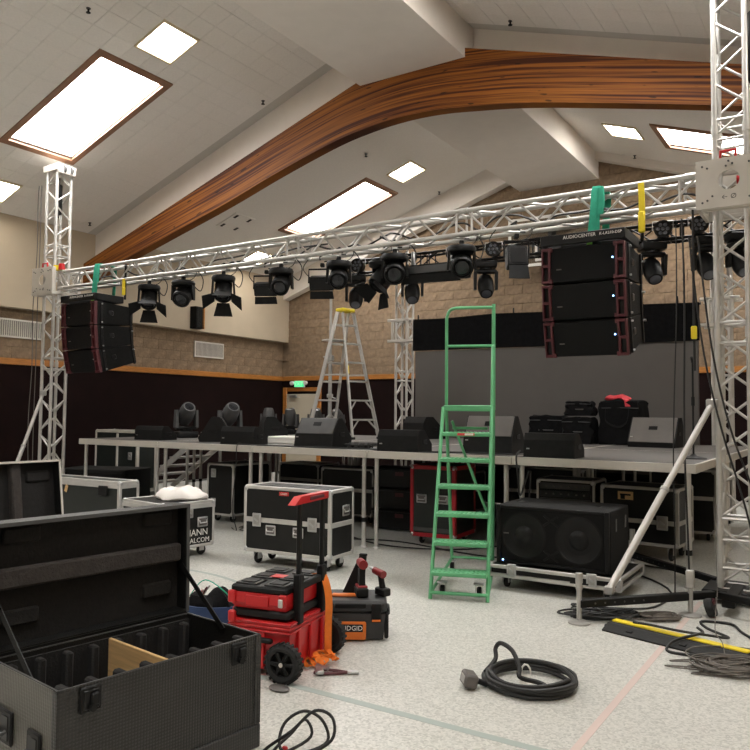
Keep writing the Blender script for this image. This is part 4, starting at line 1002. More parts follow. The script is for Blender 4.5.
# small case with the white cloth
w, d = .80, .68
t = flight_case('flight_case', 'small black flight case with stencilled white lettering under the white cloth', -6.52, 5.86, -8, w, d, .11, .61, split=.555, e=.03)
latch(t, (w/2+.004, .0, .49), '+x', .8); recessed_handle(t, (w/2+.004, .17, .38), '+x', .9); recessed_handle(t, (w/2+.004, -.14, .38), '+x', .9)
part('stencil_lettering', text_mb('MANN', .10, R_RIGHT, (w/2-.002, .10, .265), .001), 'white', t); part('stencil_lettering', text_mb('& MALCOM', .075, R_RIGHT, (w/2-.002, .08, .18), .001), 'white', t)
mb = MB().ell((0, 0, .02), (.32, .26, .10), 28, 12)
mb.v = [(v[0]*(1+.10*math.sin(v[1]*19)), v[1]*(1+.08*math.sin(v[0]*17+1)), max(.0, v[2]+.018*math.sin(v[0]*21+v[1]*9)+.012*math.sin(v[1]*33))) for v in mb.v]
o = part('white_cloth', mb, 'white_cloth', None); o.location = (-6.46, 6.0, .613); tag(o, 'heap of crumpled white cloth on the stencilled flight case', 'cloth')
# long trunk behind the open cases
w, d = 2.1, .30
t = flight_case('trunk', 'long dark trunk with bright aluminium lid edge behind the open black cases', -8.32, 5.90, 2, w, d, .10, .76, split=.70, panel='laminate_green', e=.04, cat='trunk')
part('latch', MB().rbox((.78, -d/2-.012, .64), (.16, .02, .12), .008), 'black', t); part('label_remnant', MB().rbox((.10, -d/2-.004, .63), (.05, .008, .09), .004, rot('Y', 20)), 'pine', t)
# case under the stage edge
w, d = .52, .80
t = flight_case('flight_case', 'upright black flight case with silver edges under the stage edge by the stairs', -7.75, 8.32, 0, w, d, .10, .84, e=.03)
for z in (.70, .28): latch(t, (-.12, -d/2-.004, z), '-y', .9)
# red edged case
w, d = .60, .66
t = flight_case('flight_case', 'dark flight case with red edges under the stage behind the green ladder', -4.36, 8.35, 4, w, d, .10, .96, edge='red_trim', panel='laminate_green', e=.05)
for sx in (-.14, .14): recessed_handle(t, (sx, -d/2-.004, .56), '-y', .9)
part('foot_band', MB().rbox((0, -d/2-.004, .19), (w-.1, .01, .05), .003), 'grey_plastic', t)
# case at the right under the stage
w, d = .86, .62
t = flight_case('flight_case', 'black flight case with paper label under the stage behind the double subwoofer', -2.06, 8.95, -4, w, d, .16, .80, split=.42, edge='alu_dull', e=.035, cr_=.07)
part('paper_label', MB().box((-.14, -d/2-.002, .69), (.17, .008, .09)), 'pine', t); part('label_print', MB().box((-.14, -d/2-.007, .70), (.12, .003, .02)).box((-.17, -d/2-.007, .67), (.05, .003, .04)), 'black', t)
latch(t, (.26, -d/2-.004, .42), '-y', 1.1)
# rack case with knobs
w, d = .70, .55
t = flight_case('rack_case', 'open black rack case with silver edges and knobs under the stage', -2.95, 9.0, 2, w, d, .10, .82, edge='alu_dull', e=.03, cat='rack case')
for k in range(5):
    u = part('rack_unit', MB().rbox((0, -d/2-.004, .74-.09*k), (w-.10, .02, .075), .004), 'black_gloss' if k % 2 else 'grey_plastic', t)
    for i in range(6): part('knob', MB().cyl((-.22+.09*i, -d/2-.014, .74-.09*k), (-.22+.09*i, -d/2-.034, .74-.09*k), .010, n=10), 'grey_monitor', u)
# black crates with red tags
for k in range(3):
    t = thing('storage_crate', ('lowest', 'middle', 'topmost')[k]+' black storage crate with red tag stacked under the stage', 'crate', (-5.35, 8.9, .02+.28*k), 5, 'stacked black crates')
    part('tub', MB().hull8([(-.26, -.18, 0), (.26, -.18, 0), (.26, .18, 0), (-.26, .18, 0)], [(-.29, -.21, .235), (.29, -.21, .235), (.29, .21, .235), (-.29, .21, .235)]), 'black', t)
    part('lid', MB().rbox((0, 0, .255), (.61, .45, .035), .01), 'black', t); part('tag', MB().box((.12, -.208, .19), (.12, .01, .05)), 'red_dark', t)
# low black cabinet and framed panel at the far stage end
t = thing('flat_cabinet', 'low wide black cabinet beside the stage end near the far tower', 'cabinet', (-10.95, 8.40, 0), 20)
part('body', MB().rbox((0, 0, .31), (1.30, .82, .58), .015), 'black_rough', t); part('grille', MB().rbox((0, -.415, .30), (1.22, .012, .50), .005), 'grille', t)
for s in (-1, 1): part('skid', MB().rbox((s*.5, 0, .012), (.08, .7, .024), .004), 'rubber', t)
t = flight_case('upright_case', 'tall dark flight case with silver frame behind the stage end', -11.72, 9.45, 0, 1.22, .45, .10, 1.22, edge='alu_plate', panel='laminate_green', e=.05)
part('centre_trim', MB().rbox((.05, -.23, .66), (.05, .02, 1.0), .003), 'alu_plate', t); latch(t, (.42, -.23, .75), '-y', 1.0)
# stage stairs
t = thing('stage_stairs', 'silver aluminium stage stairs standing at the far stage end', 'stairs', (-10.95, 10.2, 0), 0)
for y in (-.42, .42):
    part('stringer', bar((-.78, y, .06), (.62, y, .98), .035, .10), 'alu', t); part('stringer', bar((.55, y, 0), (.55, y, .95), .04, .05), 'alu', t)
for k in range(5): part('tread', MB().rbox((-.60+.26*k, 0, .20+.172*k), (.25, .82, .035), .005), 'alu_dull', t)
part('cross_tube', MB().cyl((.55, -.42, .3), (.55, .42, .3), .018), 'alu', t)

# more cases pushed deep under the stage
for x, y, w, d, h, rz, lab in ((-6.3, 9.3, .9, .6, .78, 3, 'wide black flight case deep under the stage behind the wheeled case'), (-3.7, 10.4, 1.1, .6, .85, 0, 'black flight case deep under the stage behind the rack case'), (-1.95, 10.6, .8, .6, .9, 4, 'black flight case deep under the stage corner'), (-5.4, 10.6, .9, .6, .7, -3, 'low black flight case deep under the stage behind the crates'), (-8.2, 10.6, .9, .6, .7, -3, 'black flight case deep under the stage near the corner door')):
    flight_case('flight_case', lab, x, y, rz, w, d, .10, h, split=h*.6, edge='alu_dull', e=.025)
# ================================================================= open black trunks in the foreground
def open_trunk(label, x, y, rz, w, L, h, lid_tilt, edge, side_m, detail=True, lid_d=.10):
    """x,y = centre of the body; local +x is the long front face, the lid hinges on -x"""
    t = thing('open_trunk', label, 'trunk', (x, y, 0), rz); th = .012; zb = .215
    part('base_tray', MB().rbox((0, 0, .16), (w+.012, L+.012, .105), .006), 'trunk_face', t)
    for sx in (-1, 1):
        for sy in (-1, 1): caster(t, sx*(w/2-.1), sy*(L/2-.1), .04)
    part('bottom', MB().box((0, 0, zb+.01), (w-.02, L-.02, .02)), 'foam', t)
    part('front_wall', MB().bb((w/2-th, -L/2+th, zb), (w/2, L/2-th, h)), 'trunk_face', t, smooth=False)
    part('rear_wall', MB().bb((-w/2, -L/2+th, zb), (-w/2+th, L/2-th, h)), 'laminate', t, smooth=False)
    part('end_wall', MB().bb((-w/2, -L/2, zb), (w/2, -L/2+th, h)), side_m, t, smooth=False)
    part('end_wall', MB().bb((-w/2, L/2-th, zb), (w/2, L/2, h)), 'laminate', t, smooth=False)
    for s in (-1, 1):
        part('rim_trim', MB().bb((s*w/2-.004-.006*s, -L/2, h-.012), (s*w/2+.004-.006*s, L/2, h+.004)), edge, t)
        part('rim_trim', MB().bb((-w/2, s*L/2-.004-.006*s, h-.012), (w/2, s*L/2+.004-.006*s, h+.004)), edge, t)
        part('corner_angle', MB().bb((w/2-.03, s*L/2-.003, zb), (w/2+.003, s*L/2+.003, h)).bb((w/2-.003, s*(L/2-.03), zb), (w/2+.003, s*L/2, h)), 'trunk_face', t)
    if detail:
        part('lining', MB().bb((-w/2+th, -L/2+th, zb+.02), (-w/2+th+.012, L/2-th, h-.02)).bb((w/2-th-.012, -L/2+th, zb+.02), (w/2-th, L/2-th, h-.02)), 'foam', t)
        n = 8
        for k in range(n):
            yy = -L/2+L*(k+.5)/n
            part('divider_rib', MB().rbox((-w/2+th+.035, yy, (h+zb)/2), (.05, .035, h-zb-.05), .008), 'foam', t)
            part('divider_rib', MB().rbox((w/2-th-.055, yy, (h+zb)/2+.012), (.09, .035, h-zb-.045), .008), 'foam', t)
    else: part('lining', MB().bb((-w/2+th, -L/2+th, zb+.02), (w/2-th, L/2-th, h-.12)), 'foam', t)
    part('hinge_strip', MB().bb((-w/2-.02, -L/2+.01, h-.03), (-w/2+.004, L/2-.01, h+.016)), 'black', t)
    # lid: shallow tray standing open behind
    Rt = rot('Y', -lid_tilt); o = Vector((-w/2, 0, h))
    def A(mb): return MB().add([Rt @ Vector(v)+o for v in mb.v], mb.f)
    ld = part('lid', A(MB().bb((-lid_d, -L/2, .01), (-lid_d+.012, L/2, w))), 'laminate', t, smooth=False)
    part('lid_lining', A(MB().bb((-lid_d+.012, -L/2+.012, .022), (-lid_d+.022, L/2-.012, w-.012))), 'foam', ld)
    for (a, b, c, d_) in ((-L/2, L/2, .01, .022), (-L/2, L/2, w-.012, w)): part('lid_side', A(MB().bb((-lid_d+.012, a, c), (0, b, d_))), 'laminate', ld, smooth=False)
    for s in (-1, 1): part('lid_side', A(MB().bb((-lid_d+.012, s*L/2, .022), (0, s*(L/2-.012), w-.012))), 'laminate', ld, smooth=False)
    for s in (-1, 1): part('lid_edge', A(MB().bb((-.002, s*L/2, .01), (.006, s*(L/2-.016), w))), edge, ld)
    part('lid_edge', A(MB().bb((-.002, -L/2, w-.016), (.006, L/2, w))), edge, ld)
    return t, A, ld
t, A, ld = open_trunk('big open black trunk in front with a pine board across its inside', -2.600, 2.165, -7.4, .535, .94, .60, 1, 'grey_plastic', 'laminate_lit_end')
w, L, h = .535, .94, .60
b = MB().rbox((-.045, 0, .30), (.045, L-.05, .085), .01)
part('lid_foam_bar', A(b), 'foam_light', ld, 'dark grey foam bar along the lid')
for y in (-.33, .33):
    for z in (.13, .47): part('lid_pad', A(MB().rbox((-.068, y, z), (.02, .16, .07), .02)), 'foam', ld)
part('pine_divider', MB().rbox((0, .035, .40), (w-.04, .016, .36), .003), 'pine', t, 'pale pine divider board')
for y in (-.345, .345):
    l = part('latch', MB().rbox((w/2+.006, y, .548), (.014, .085, .095), .008), 'black', t)
    part('latch_dish', MB().rbox((w/2+.012, y, .548), (.008, .065, .07), .006), 'black_gloss', l)
    part('latch_hook', MB().rbox((w/2+.020, y+.01, .55), (.018, .035, .045), .006).cyl((w/2+.012, y, .52), (w/2+.03, y, .52), .014, n=10), 'black', l)
for k, (xx, zz) in enumerate(((-.13, .385), (.12, .365))):
    l = part('end_latch', MB().rbox((xx, -L/2-.006, zz), (.15 if k == 0 else .10, .014, .13), .008), 'black', t)
    part('latch_dish', MB().rbox((xx, -L/2-.012, zz), (.11 if k == 0 else .07, .008, .095), .006), 'black_gloss', l)
    part('grip', MB().tube([(xx-.04, -L/2-.014, zz-.01), (xx-.035, -L/2-.03, zz-.02), (xx+.035, -L/2-.03, zz-.02), (xx+.04, -L/2-.014, zz-.01)], .008, 6), 'grey_plastic', l)
for y in (-L/2+.02, L/2-.02):     # lid stays
    p = Vector((w*.05, y, .585)); q = A(MB().bb((-.04, y, .24), (-.03, y, .25))).v[0]
    part('lid_stay', MB().strip([p, Vector(q)], (0.022, .004, .012), .005), 'black', t)
rv = MB()
for k in range(7): rv.cyl((w/2+.0005, -L/2+.08+.13*k, .20), (w/2+.004, -L/2+.08+.13*k, .20), .006, n=8)
o = part('rivets', rv, 'steel', t); o['kind'] = 'stuff'
t2, A2, ld2 = open_trunk('open black trunk with bright edged upright lid behind the pine board trunk', -5.13, 3.20, -4, .60, 1.10, .60, 9, 'alu_plate', 'laminate', False, .12)
part('lid_foam_bar', A2(MB().rbox((-.07, .20, .31), (.07, .08, .56), .012)), 'foam_light', ld2, 'grey brown foam bar')
for y in (.40, -.1): part('lid_pad', A2(MB().rbox((-.09, y, .48), (.03, .20, .09), .02)), 'foam', ld2)

# ================================================================= red rolling toolbox
gx, gy, grz = -3.125, 3.765, 11
t = thing('rolling_toolbox', 'red and black two tier rolling toolbox with tall telescopic handle', 'toolbox', (gx, gy, 0), grz)
w, d = .42, .55        # local x = depth (wheels and handle on +x), y = width
mb = MB().hull8([(-w/2+.03, -d/2+.03, .04), (w/2-.02, -d/2+.03, .04), (w/2-.02, d/2-.03, .04), (-w/2+.03, d/2-.03, .04)], [(-w/2, -d/2, .335), (w/2, -d/2, .335), (w/2, d/2, .335), (-w/2, d/2, .335)])
lo = part('lower_bin', mb, 'red', t, smooth=False)
for z in (.275, .30, .325): part('bin_rib', MB().rbox((0, 0, z), (w+.014, d+.014, .010), .003), 'red', lo)
for y in (-.16, 0, .16): part('bin_rib', MB().rbox((w/2+.002, y, .17), (.02, .03, .22), .004), 'red', lo)
for x in (-.12, .02): part('bin_rib', MB().rbox((x, -d/2+.012, .17), (.03, .03, .22), .004), 'red', lo)
part('side_grip', MB().rbox((.02, -d/2-.012, .225), (.16, .03, .03), .008), 'black', lo)
part('lower_lid', MB().rbox((0, 0, .37), (w-.03, d-.01, .05), .012), 'black', t)
for sy in (-1, 1):
    part('front_latch', MB().rbox((-w/2-.005, sy*.17, .335), (.03, .09, .10), .008), 'red', t)
    part('corner_post', MB().rbox((-w/2+.02, sy*(d/2+.002), .345), (.05, .03, .07), .008), 'red', t)
ub = part('upper_bin', MB().hull8([(-w/2+.03, -d/2+.02, .397), (w/2-.04, -d/2+.02, .397), (w/2-.04, d/2-.02, .397), (-w/2+.03, d/2-.02, .397)], [(-w/2, -d/2, .435), (w/2-.03, -d/2, .435), (w/2-.03, d/2, .435), (-w/2, d/2, .435)]).bb((-w/2, -d/2, .435), (w/2-.03, d/2, .495)), 'red', t, smooth=False)
part('bin_panel', MB().rbox((-.015, -d/2-.004, .45), (.16, .012, .065), .004), 'red', ub)
for sx in (-w/2+.02, w/2-.05): part('corner_post', MB().rbox((sx, -d/2-.005, .465), (.05, .03, .075), .008), 'red', ub)
part('metal_latch', MB().rbox((w/2-.055, -d/2-.022, .455), (.03, .012, .05), .004), 'alu', ub); part('metal_latch', MB().rbox((-w/2-.005, -d/2+.03, .455), (.012, .03, .06), .004), 'alu', ub)
ul = part('upper_lid', MB().rbox((-.015, 0, .513), (w-.035, d-.005, .045), .012), 'black', t)
for i in range(3):
    for j in range(2):
        part('lid_cleat', MB().rbox((-.115+.20*j, -.18+.18*i, .539), (.15, .13, .012), .005), 'black_gloss', ul)
        part('lid_cleat', MB().rbox((-.115+.20*j, -.18+.18*i, .546), (.10, .09, .010), .004), 'black', ul)
part('badge', MB().rbox((-.015, 0, .5455), (.10, .08, .004), .002), 'red', ul, 'small red badge')
for sy in (-1, 1):
    ww = part('wheel', MB().lathe([(.03, -.03), (.095, -.034), (.112, -.022), (.115, 0), (.112, .022), (.095, .034), (.075, .03), (.072, .0), (.03, .0)], (w/2-.02, sy*(d/2+.035), .115), rot('X', 90), 28), 'rubber', t)
    part('hub', MB().cyl((w/2-.02, sy*(d/2+.01), .115), (w/2-.02, sy*(d/2+.068), .115), .022, n=14), 'black', ww)
    for k in range(6):
        a = k*PI/3; part('spoke', MB().rbox((w/2-.02+.046*math.cos(a), sy*(d/2+.058), .115+.046*math.sin(a)), (.06, .012, .022), .004, rot('Y', -math.degrees(a))), 'black', ww)
    part('hub_cap', MB().cyl((w/2-.02, sy*(d/2+.062), .115), (w/2-.02, sy*(d/2+.074), .115), .013, n=10), 'alu', ww)
    tm = MB()
    for k in range(22):
        a = 2*PI*k/22; tm.box((w/2-.02+.114*math.cos(a), sy*(d/2+.035), .115+.114*math.sin(a)), (.010, .06, .016), rot('Y', -math.degrees(a)))
    o = part('tread', tm, 'rubber', ww); o['kind'] = 'stuff'
hp = []
for sy in (-1, 1):
    part('handle_socket', MB().rbox((w/2-.005, sy*.16, .46), (.05, .06, .30), .008), 'black', t)
    part('handle_tube', MB().rbox((w/2-.005, sy*.16, .83), (.026, .036, .47), .006), 'black', t)
part('handle_collar', MB().rbox((w/2-.005, 0, .53), (.03, .26, .045), .006), 'black', t)
part('handle_grip', MB().hull8([(w/2-.03, -.27, 1.035), (w/2+.02, -.27, 1.035), (w/2+.02, .20, 1.035), (w/2-.03, .20, 1.035)], [(w/2-.03, -.19, 1.08), (w/2+.02, -.19, 1.08), (w/2+.02, .20, 1.08), (w/2-.03, .20, 1.08)]), 'red', t, 'red handle grip')
part('grip_inlay', MB().rbox((w/2+.02, .03, 1.058), (.01, .2, .022), .004), 'red_dark', t)
# orange ratchet strap hanging over the toolbox, pile on the floor
st = thing('ratchet_strap', 'orange ratchet strap hanging over the red toolbox down to the floor', 'strap', (gx, gy, 0), grz)
part('webbing', MB().strip(spline([(w/2-.06, d/2-.11, .543), (w/2+.01, d/2-.12, .54), (w/2+.055, d/2-.13, .40), (w/2+.055, d/2-.135, .20), (w/2+.05, d/2-.12, .03)], 7), (.03, .04, .0), .004), 'orange_strap', st)
pl = spline([(w/2+.05+.09*math.cos(a*1.9)*(1-.02*a), d/2-.22+.10*math.sin(a*1.3), .02+.028*(1+math.sin(a*2.7))) for a in [k*.8 for k in range(22)]], 5)
part('loose_webbing', MB().strip(pl, (.022, .010, .012), .004), 'orange_strap', st)
part('ratchet', MB().rbox((w/2+.10, d/2-.35, .022), (.05, .12, .025), .006, rot('Z', 30)).cyl((w/2+.06, d/2-.30, .03), (w/2+.15, d/2-.33, .03), .012), 'steel', st)
pr = thing('pliers', 'pair of dark red handled pliers on the floor beside the toolbox wheel', 'pliers', (-2.72, 3.80, .012), 30)
part('jaw', MB().rbox((.11, 0, 0), (.07, .03, .018), .005), 'steel', pr)
for s in (-1, 1): part('grip', MB().tube(spline([(.07, 0, 0), (.0, s*.025, 0), (-.07, s*.03, 0), (-.13, s*.02, 0)], 5), .010, 6), 'red_dark', pr)
fp = tag(part('foot_pad', MB().ell((0, 0, .012), (.07, .045, .016), 14, 6), 'grey_monitor', None), 'small flat grey stone like lump on the floor by the toolbox wheel', 'pad'); fp.location = (-2.83, 3.40, 0)
# ================================================================= black and orange toolbox with drill
w, d = .54, .36
t = thing('toolbox', 'charcoal toolbox with orange badge standing beside the red rolling toolbox', 'toolbox', (-3.13, 4.525, 0), 33)
part('bin', MB().hull8([(-w/2+.02, -d/2+.02, .01), (w/2-.02, -d/2+.02, .01), (w/2-.02, d/2-.02, .01), (-w/2+.02, d/2-.02, .01)], [(-w/2, -d/2, .19), (w/2, -d/2, .19), (w/2, d/2, .19), (-w/2, d/2, .19)]), 'grey_dark', t, smooth=False) if 'grey_dark' in MATS else None
mat('grey_dark', (.035, .035, .036), .55, var=.1, scale=8, bump=.15, bscale=120)
part('bin', MB().hull8([(-w/2+.02, -d/2+.02, .01), (w/2-.02, -d/2+.02, .01), (w/2-.02, d/2-.02, .01), (-w/2+.02, d/2-.02, .01)], [(-w/2, -d/2, .19), (w/2, -d/2, .19), (w/2, d/2, .19), (-w/2, d/2, .19)]), 'grey_dark', t, smooth=False)
lid = part('lid', MB().rbox((0, 0, .235), (w+.01, d+.01, .085), .02), 'grey_dark', t)
part('lid_recess', MB().rbox((.02, -d/2-.004, .245), (.22, .012, .035), .008), 'black', lid)
part('lid_handle', MB().rbox((.0, -.04, .285), (.24, .05, .025), .010), 'orange', lid, 'orange lid handle')
for s in (-1, 1):
    l = part('latch', MB().rbox((s*(w/2-.07), -d/2-.012, .20), (.07, .025, .13), .006), 'black', t); part('latch_bar', MB().rbox((s*(w/2-.07), -d/2-.026, .15), (.06, .008, .014), .002), 'orange', l)
    part('corner_post', MB().rbox((s*(w/2+.002), -d/2+.03, .11), (.03, .06, .18), .008), 'black', t)
    part('side_handle', MB().rbox((s*(w/2+.014), .03, .17), (.03, .16, .05), .010), 'black', t)
part('badge', MB().rbox((.03, -d/2-.004, .075), (.20, .022, .125), .008), 'orange', t, 'orange badge')
part('badge_plate', MB().rbox((.03, -d/2-.016, .095), (.155, .008, .052), .003), 'black', t)
part('lettering', text_mb('RIDGID', .046, R_FRONT, (.03, -d/2-.021, .095), .001), 'white', t)
dz = .2785
t = thing('cordless_drill', 'red and black cordless drill standing on its battery on the charcoal toolbox', 'drill', (-3.03, 4.54, dz), 225)
part('battery', MB().rbox((0, 0, .035), (.085, .13, .068), .010), 'black', t); part('battery_clip', MB().rbox((0, 0, .074), (.075, .11, .018), .006), 'drill_red', t)
part('handle', MB().hull8([(-.022, -.03, .075), (.022, -.03, .075), (.022, .035, .075), (-.022, .035, .075)], [(-.022, -.02, .20), (.022, -.02, .20), (.022, .03, .20), (-.022, .03, .20)]), 'black', t)
part('motor_housing', MB().cyl((0, .07, .235), (0, -.05, .235), .033, .030, n=16), 'drill_red', t); part('chuck', MB().cyl((0, -.05, .235), (0, -.11, .235), .025, .018, n=14).cyl((0, -.11, .235), (0, -.14, .235), .006, n=8), 'steel', t)
part('trigger', MB().rbox((0, -.032, .185), (.02, .018, .035), .004), 'red', t)
t = thing('impact_driver', 'second red black cordless driver lying behind the standing drill', 'drill', (-2.96, 4.66, dz), 250)
part('body', MB().cyl((0, .06, .15), (0, -.05, .165), .028, .025, n=14), 'drill_red', t); part('handle', MB().cyl((0, .02, .15), (0, .05, .05), .02, .024, n=10), 'black', t); part('battery', MB().rbox((0, .05, .03), (.07, .11, .055), .008), 'black', t)
part('chuck', MB().cyl((0, -.05, .165), (0, -.10, .175), .018, .012, n=10), 'steel', t)
t = thing('tool_pouch', 'black stiff tool pouch leaning upright behind the drill', 'pouch', (-3.13, 4.63, dz), 22)
part('panel', MB().hull8([(-.10, -.03, 0), (.05, -.03, 0), (.05, .01, 0), (-.10, .01, 0)], [(.02, .00, .27), (.07, .00, .27), (.07, .02, .27), (.02, .02, .27)]), 'black', t, smooth=False); part('flap', MB().rbox((.045, .006, .27), (.06, .03, .02), .006), 'black', t)
# open tool bag behind the trunk
t = thing('tool_bag', 'open blue and black tool bag full of small tools behind the big open trunk', 'bag', (-3.90, 3.95, 0), 25)
pr_ = [(.16, .0), (.19, .06), (.20, .18), (.19, .24), (.175, .24), (.18, .18), (.16, .08), (.001, .07)]
mb = MB().lathe(pr_, n=24); mb.v = [(v[0]*1.3, v[1], v[2]) for v in mb.v]; part('body', mb, 'blue', t)
mb = MB().ell((.02, 0, .22), (.21, .16, .09), 20, 10); mb.v = [(v[0]+.02*math.sin(v[1]*31), v[1]+.02*math.sin(v[0]*27), v[2]+.03*math.sin(v[0]*33+v[1]*21)) for v in mb.v]; part('inner_pocket', mb, 'fabric', t)
part('wire', MB().tube(spline([(-.2, .05, .26), (-.05, -.05, .40), (.12, -.05, .30), (.14, -.1, .24)], 6), .004, 5), 'green_strap', t)
for k, (a, m) in enumerate(((10, 'red'), (60, 'white'), (110, 'red_dark'), (160, 'steel'), (230, 'white'))):
    p = Vector((.10*math.cos(a), .08*math.sin(a), .27)); part('tool_handle', MB().cyl(p, p+Vector((.05*math.cos(a*2), .05*math.sin(a*3), .07)), .010, .007, n=8), m, t)
# ================================================================= double subwoofer on dolly
t = thing('subwoofer', 'big black double subwoofer standing on the silver edged dolly', 'loudspeaker', (-2.34, 6.88, 0), 1)
w, d, z0, z1 = 1.03, .68, .225, .755
part('cabinet', MB().rbox((0, .02, (z0+z1)/2), (w, d-.02, z1-z0), .010), 'black_rough', t)
part('front_frame', MB().rbox((-w/2+.02, -d/2, (z0+z1)/2), (.04, .03, z1-z0), .005).rbox((w/2-.02, -d/2, (z0+z1)/2), (.04, .03, z1-z0), .005).rbox((0, -d/2, z1-.015), (w-.08, .03, .03), .005).rbox((0, -d/2, z0+.015), (w-.08, .03, .03), .005), 'black', t)
part('grille', MB().rbox((0, -d/2+.004, (z0+z1)/2), (w-.08, .012, z1-z0-.06), .003), 'grille', t)
for s in (-1, 1):
    c = (s*.25, -d/2-.004, .49)
    k = part('cone', MB().lathe([(.205, .0), (.212, .008), (.195, .010), (.185, .003), (.09, -.002), (.075, .012), (.04, .022), (.001, .026)], c, rot('X', 90), 32), 'black', t)
    part('side_handle', MB().rbox((s*(w/2+.001), -.12, .62), (.006, .05, .11), .004), 'black_gloss', t); part('side_handle', MB().rbox((s*(w/2+.001), .22, .62), (.006, .05, .11), .004), 'black_gloss', t)
part('badge', MB().box((-.42, -d/2-.012, .50), (.05, .006, .012)), 'grey_monitor', t)
for z, s in ((.60, 1), (.37, -1)): part('brace_mark', MB().rbox((.0, -d/2-.006, z+s*.04), (.16, .008, .02), .003, rot('Y', 35)).rbox((0, -d/2-.006, z+s*.04), (.16, .008, .02), .003, rot('Y', -35)), 'black', t)
part('status_light', MB().ell((-.45, -d/2-.014, .255), (.008, .006, .008), 8, 6), 'led_blue', t)
for x in (-.38, .38): part('top_cup', MB().rbox((x, -.02, z1+.001), (.07, .10, .006), .003), 'black_gloss', t)
t = thing('wheeled_dolly', 'low silver edged wheeled dolly carrying the double subwoofer', 'dolly', (-2.31, 6.86, 0), 1)
w, d = 1.18, .82
part('tray', MB().rbox((0, 0, .175), (w-.02, d-.02, .07), .005), 'laminate', t)
for z in (.205, .128):
    for s in (-1, 1):
        part('edge_trim', MB().rbox((0, s*d/2, z), (w-.03, .03, .032), .004), 'alu', t); part('edge_trim', MB().rbox((s*w/2, 0, z), (.03, d-.03, .032), .004), 'alu', t)
for sx in (-1, 1):
    for sy in (-1, 1):
        part('corner_cap', MB().rbox((sx*w/2, sy*d/2, .165), (.05, .05, .11), .01), 'steel', t); caster(t, sx*(w/2-.13), sy*(d/2-.12), .05)
for x in (-.36, .36): latch(t, (x, -d/2-.015, .185), '-y', .8)
# ================================================================= green rolling ladder
t = thing('rolling_ladder', 'tall green steel rolling ladder with seven steps and guard rail', 'ladder', (-2.90, 5.84, 0), 20)
W2 = .245; RISE = .236; RUN = .115; r = .017
def sidex(k): return W2-.012*k
top = 7*RISE; back = 7*RUN
for s in (-1, 1):
    part('front_rail', MB().tube([(s*W2, 0, .0), (s*(W2-.002*7), back-RUN, top)], r, 10), 'green', t)
    part('rear_leg', MB().tube([(s*(W2-.04), back+.42, .10), (s*(W2-.002*7), back+.10, top)], r, 10), 'green', t)
    part('base_tube', MB().tube([(s*W2, .02, .045), (s*(W2-.03), back+.42, .11)], r*.9, 8), 'green', t)
for k in range(1, 8):
    z = RISE*k; y = RUN*(k-1); wk = W2-.002*k
    st = part('step', MB().rbox((0, y+.08, z-.018), (2*wk-.01, .19, .036), .006), 'green', t)
    n = 11; tm = MB()
    for i in range(n): tm.box((-wk+.04+(2*wk-.08)*i/(n-1), y+.02, z+.002), (.02, .05, .006)).box((-wk+.04+(2*wk-.08)*i/(n-1), y+.10, z+.002), (.02, .05, .006))
    o = part('grip_teeth', tm, 'green', st); o['kind'] = 'stuff'
part('step_label', MB().box((.0, RUN*5-.017, RISE*6-.016), (.16, .006, .024)), 'red_cloth', t); part('step_label', MB().box((.03, RUN*5-.0205, RISE*6-.016), (.08, .003, .018)), 'white', t)
part('cross_tube', MB().cyl((-W2, .01, .055), (W2, .01, .055), r*.9, n=10), 'green', t)
part('rear_diagonal', MB().cyl((-W2+.07, back+.12, 1.52), (W2-.05, back+.33, .50), r*.8, n=8), 'green', t)
for z in (.14, 1.45): part('rear_cross_tube', MB().cyl((-W2+.045+.02*z, back+.42-.19*z, z), (W2-.045-.02*z, back+.42-.19*z, z), r*.8, n=8), 'green', t)
part('platform', MB().rbox((0, back+.02, top+.006), (.45, .30, .03), .006), 'green', t)
xg = W2-.002*7
gt = 2.64
part('guard_loop', MB().tube([(-xg, back+.12, top)]+[(-xg, back+.12, gt-.10)]+spline([(-xg, back+.12, gt-.10), (-xg+.03, back+.12, gt-.025), (-xg+.10, back+.12, gt)], 5)[1:]+[(xg-.01, back+.12, gt)], r*.9, 10), 'green', t)
part('guard_post', MB().tube([(xg, back+.12, top-.02), (xg, back+.12, gt+.03)], r*1.05, 10), 'green', t)
part('guard_post', MB().tube([(xg, back-RUN, top), (xg+.0, back+.02, 2.24), (xg, back+.12, 2.26)], r*.9, 10), 'green', t)
part('mid_rail', MB().cyl((-xg, back+.12, 2.26), (xg, back+.12, 2.26), r*.8, n=10), 'green', t)
for s in (-1, 1): caster(t, s*.16, .16, .045); caster(t, s*(W2-.04), back+.42, .04)
# ================================================================= cables and small floor things
def cable_loop(cx, cy, rx, ry, n, r, seed, z0=None, jitter=.03, wob=.35, rise=.012):
    rnd = random.Random(seed); pts = []; z = z0 if z0 is not None else r
    for k in range(n):
        dx, dy = rnd.uniform(-jitter, jitter), rnd.uniform(-jitter, jitter); f = 1+rnd.uniform(-wob, wob)*.5; ph = rnd.uniform(0, .5)
        for i in range(10):
            a = 2*PI*(i/10)+ph*.3; pts.append((cx+dx+rx*f*math.cos(a), cy+dy+ry*f*math.sin(a), z+rise*k*.8+rnd.uniform(0, rise)))
    return pts
Rz = rot('Z', 33)
c = thing('coiled_cable', 'thick black cable coil with grey junction box on the open floor', 'cable', (-1.655, 4.30, 0))
pts = [tuple(Rz @ Vector(p)) for p in cable_loop(0, 0, 0.25, .24, 6, .014, 4, jitter=.02, wob=.22, rise=.012)]
part('coil', MB().tube(spline(pts, 4), .014, 8), 'cable', c)
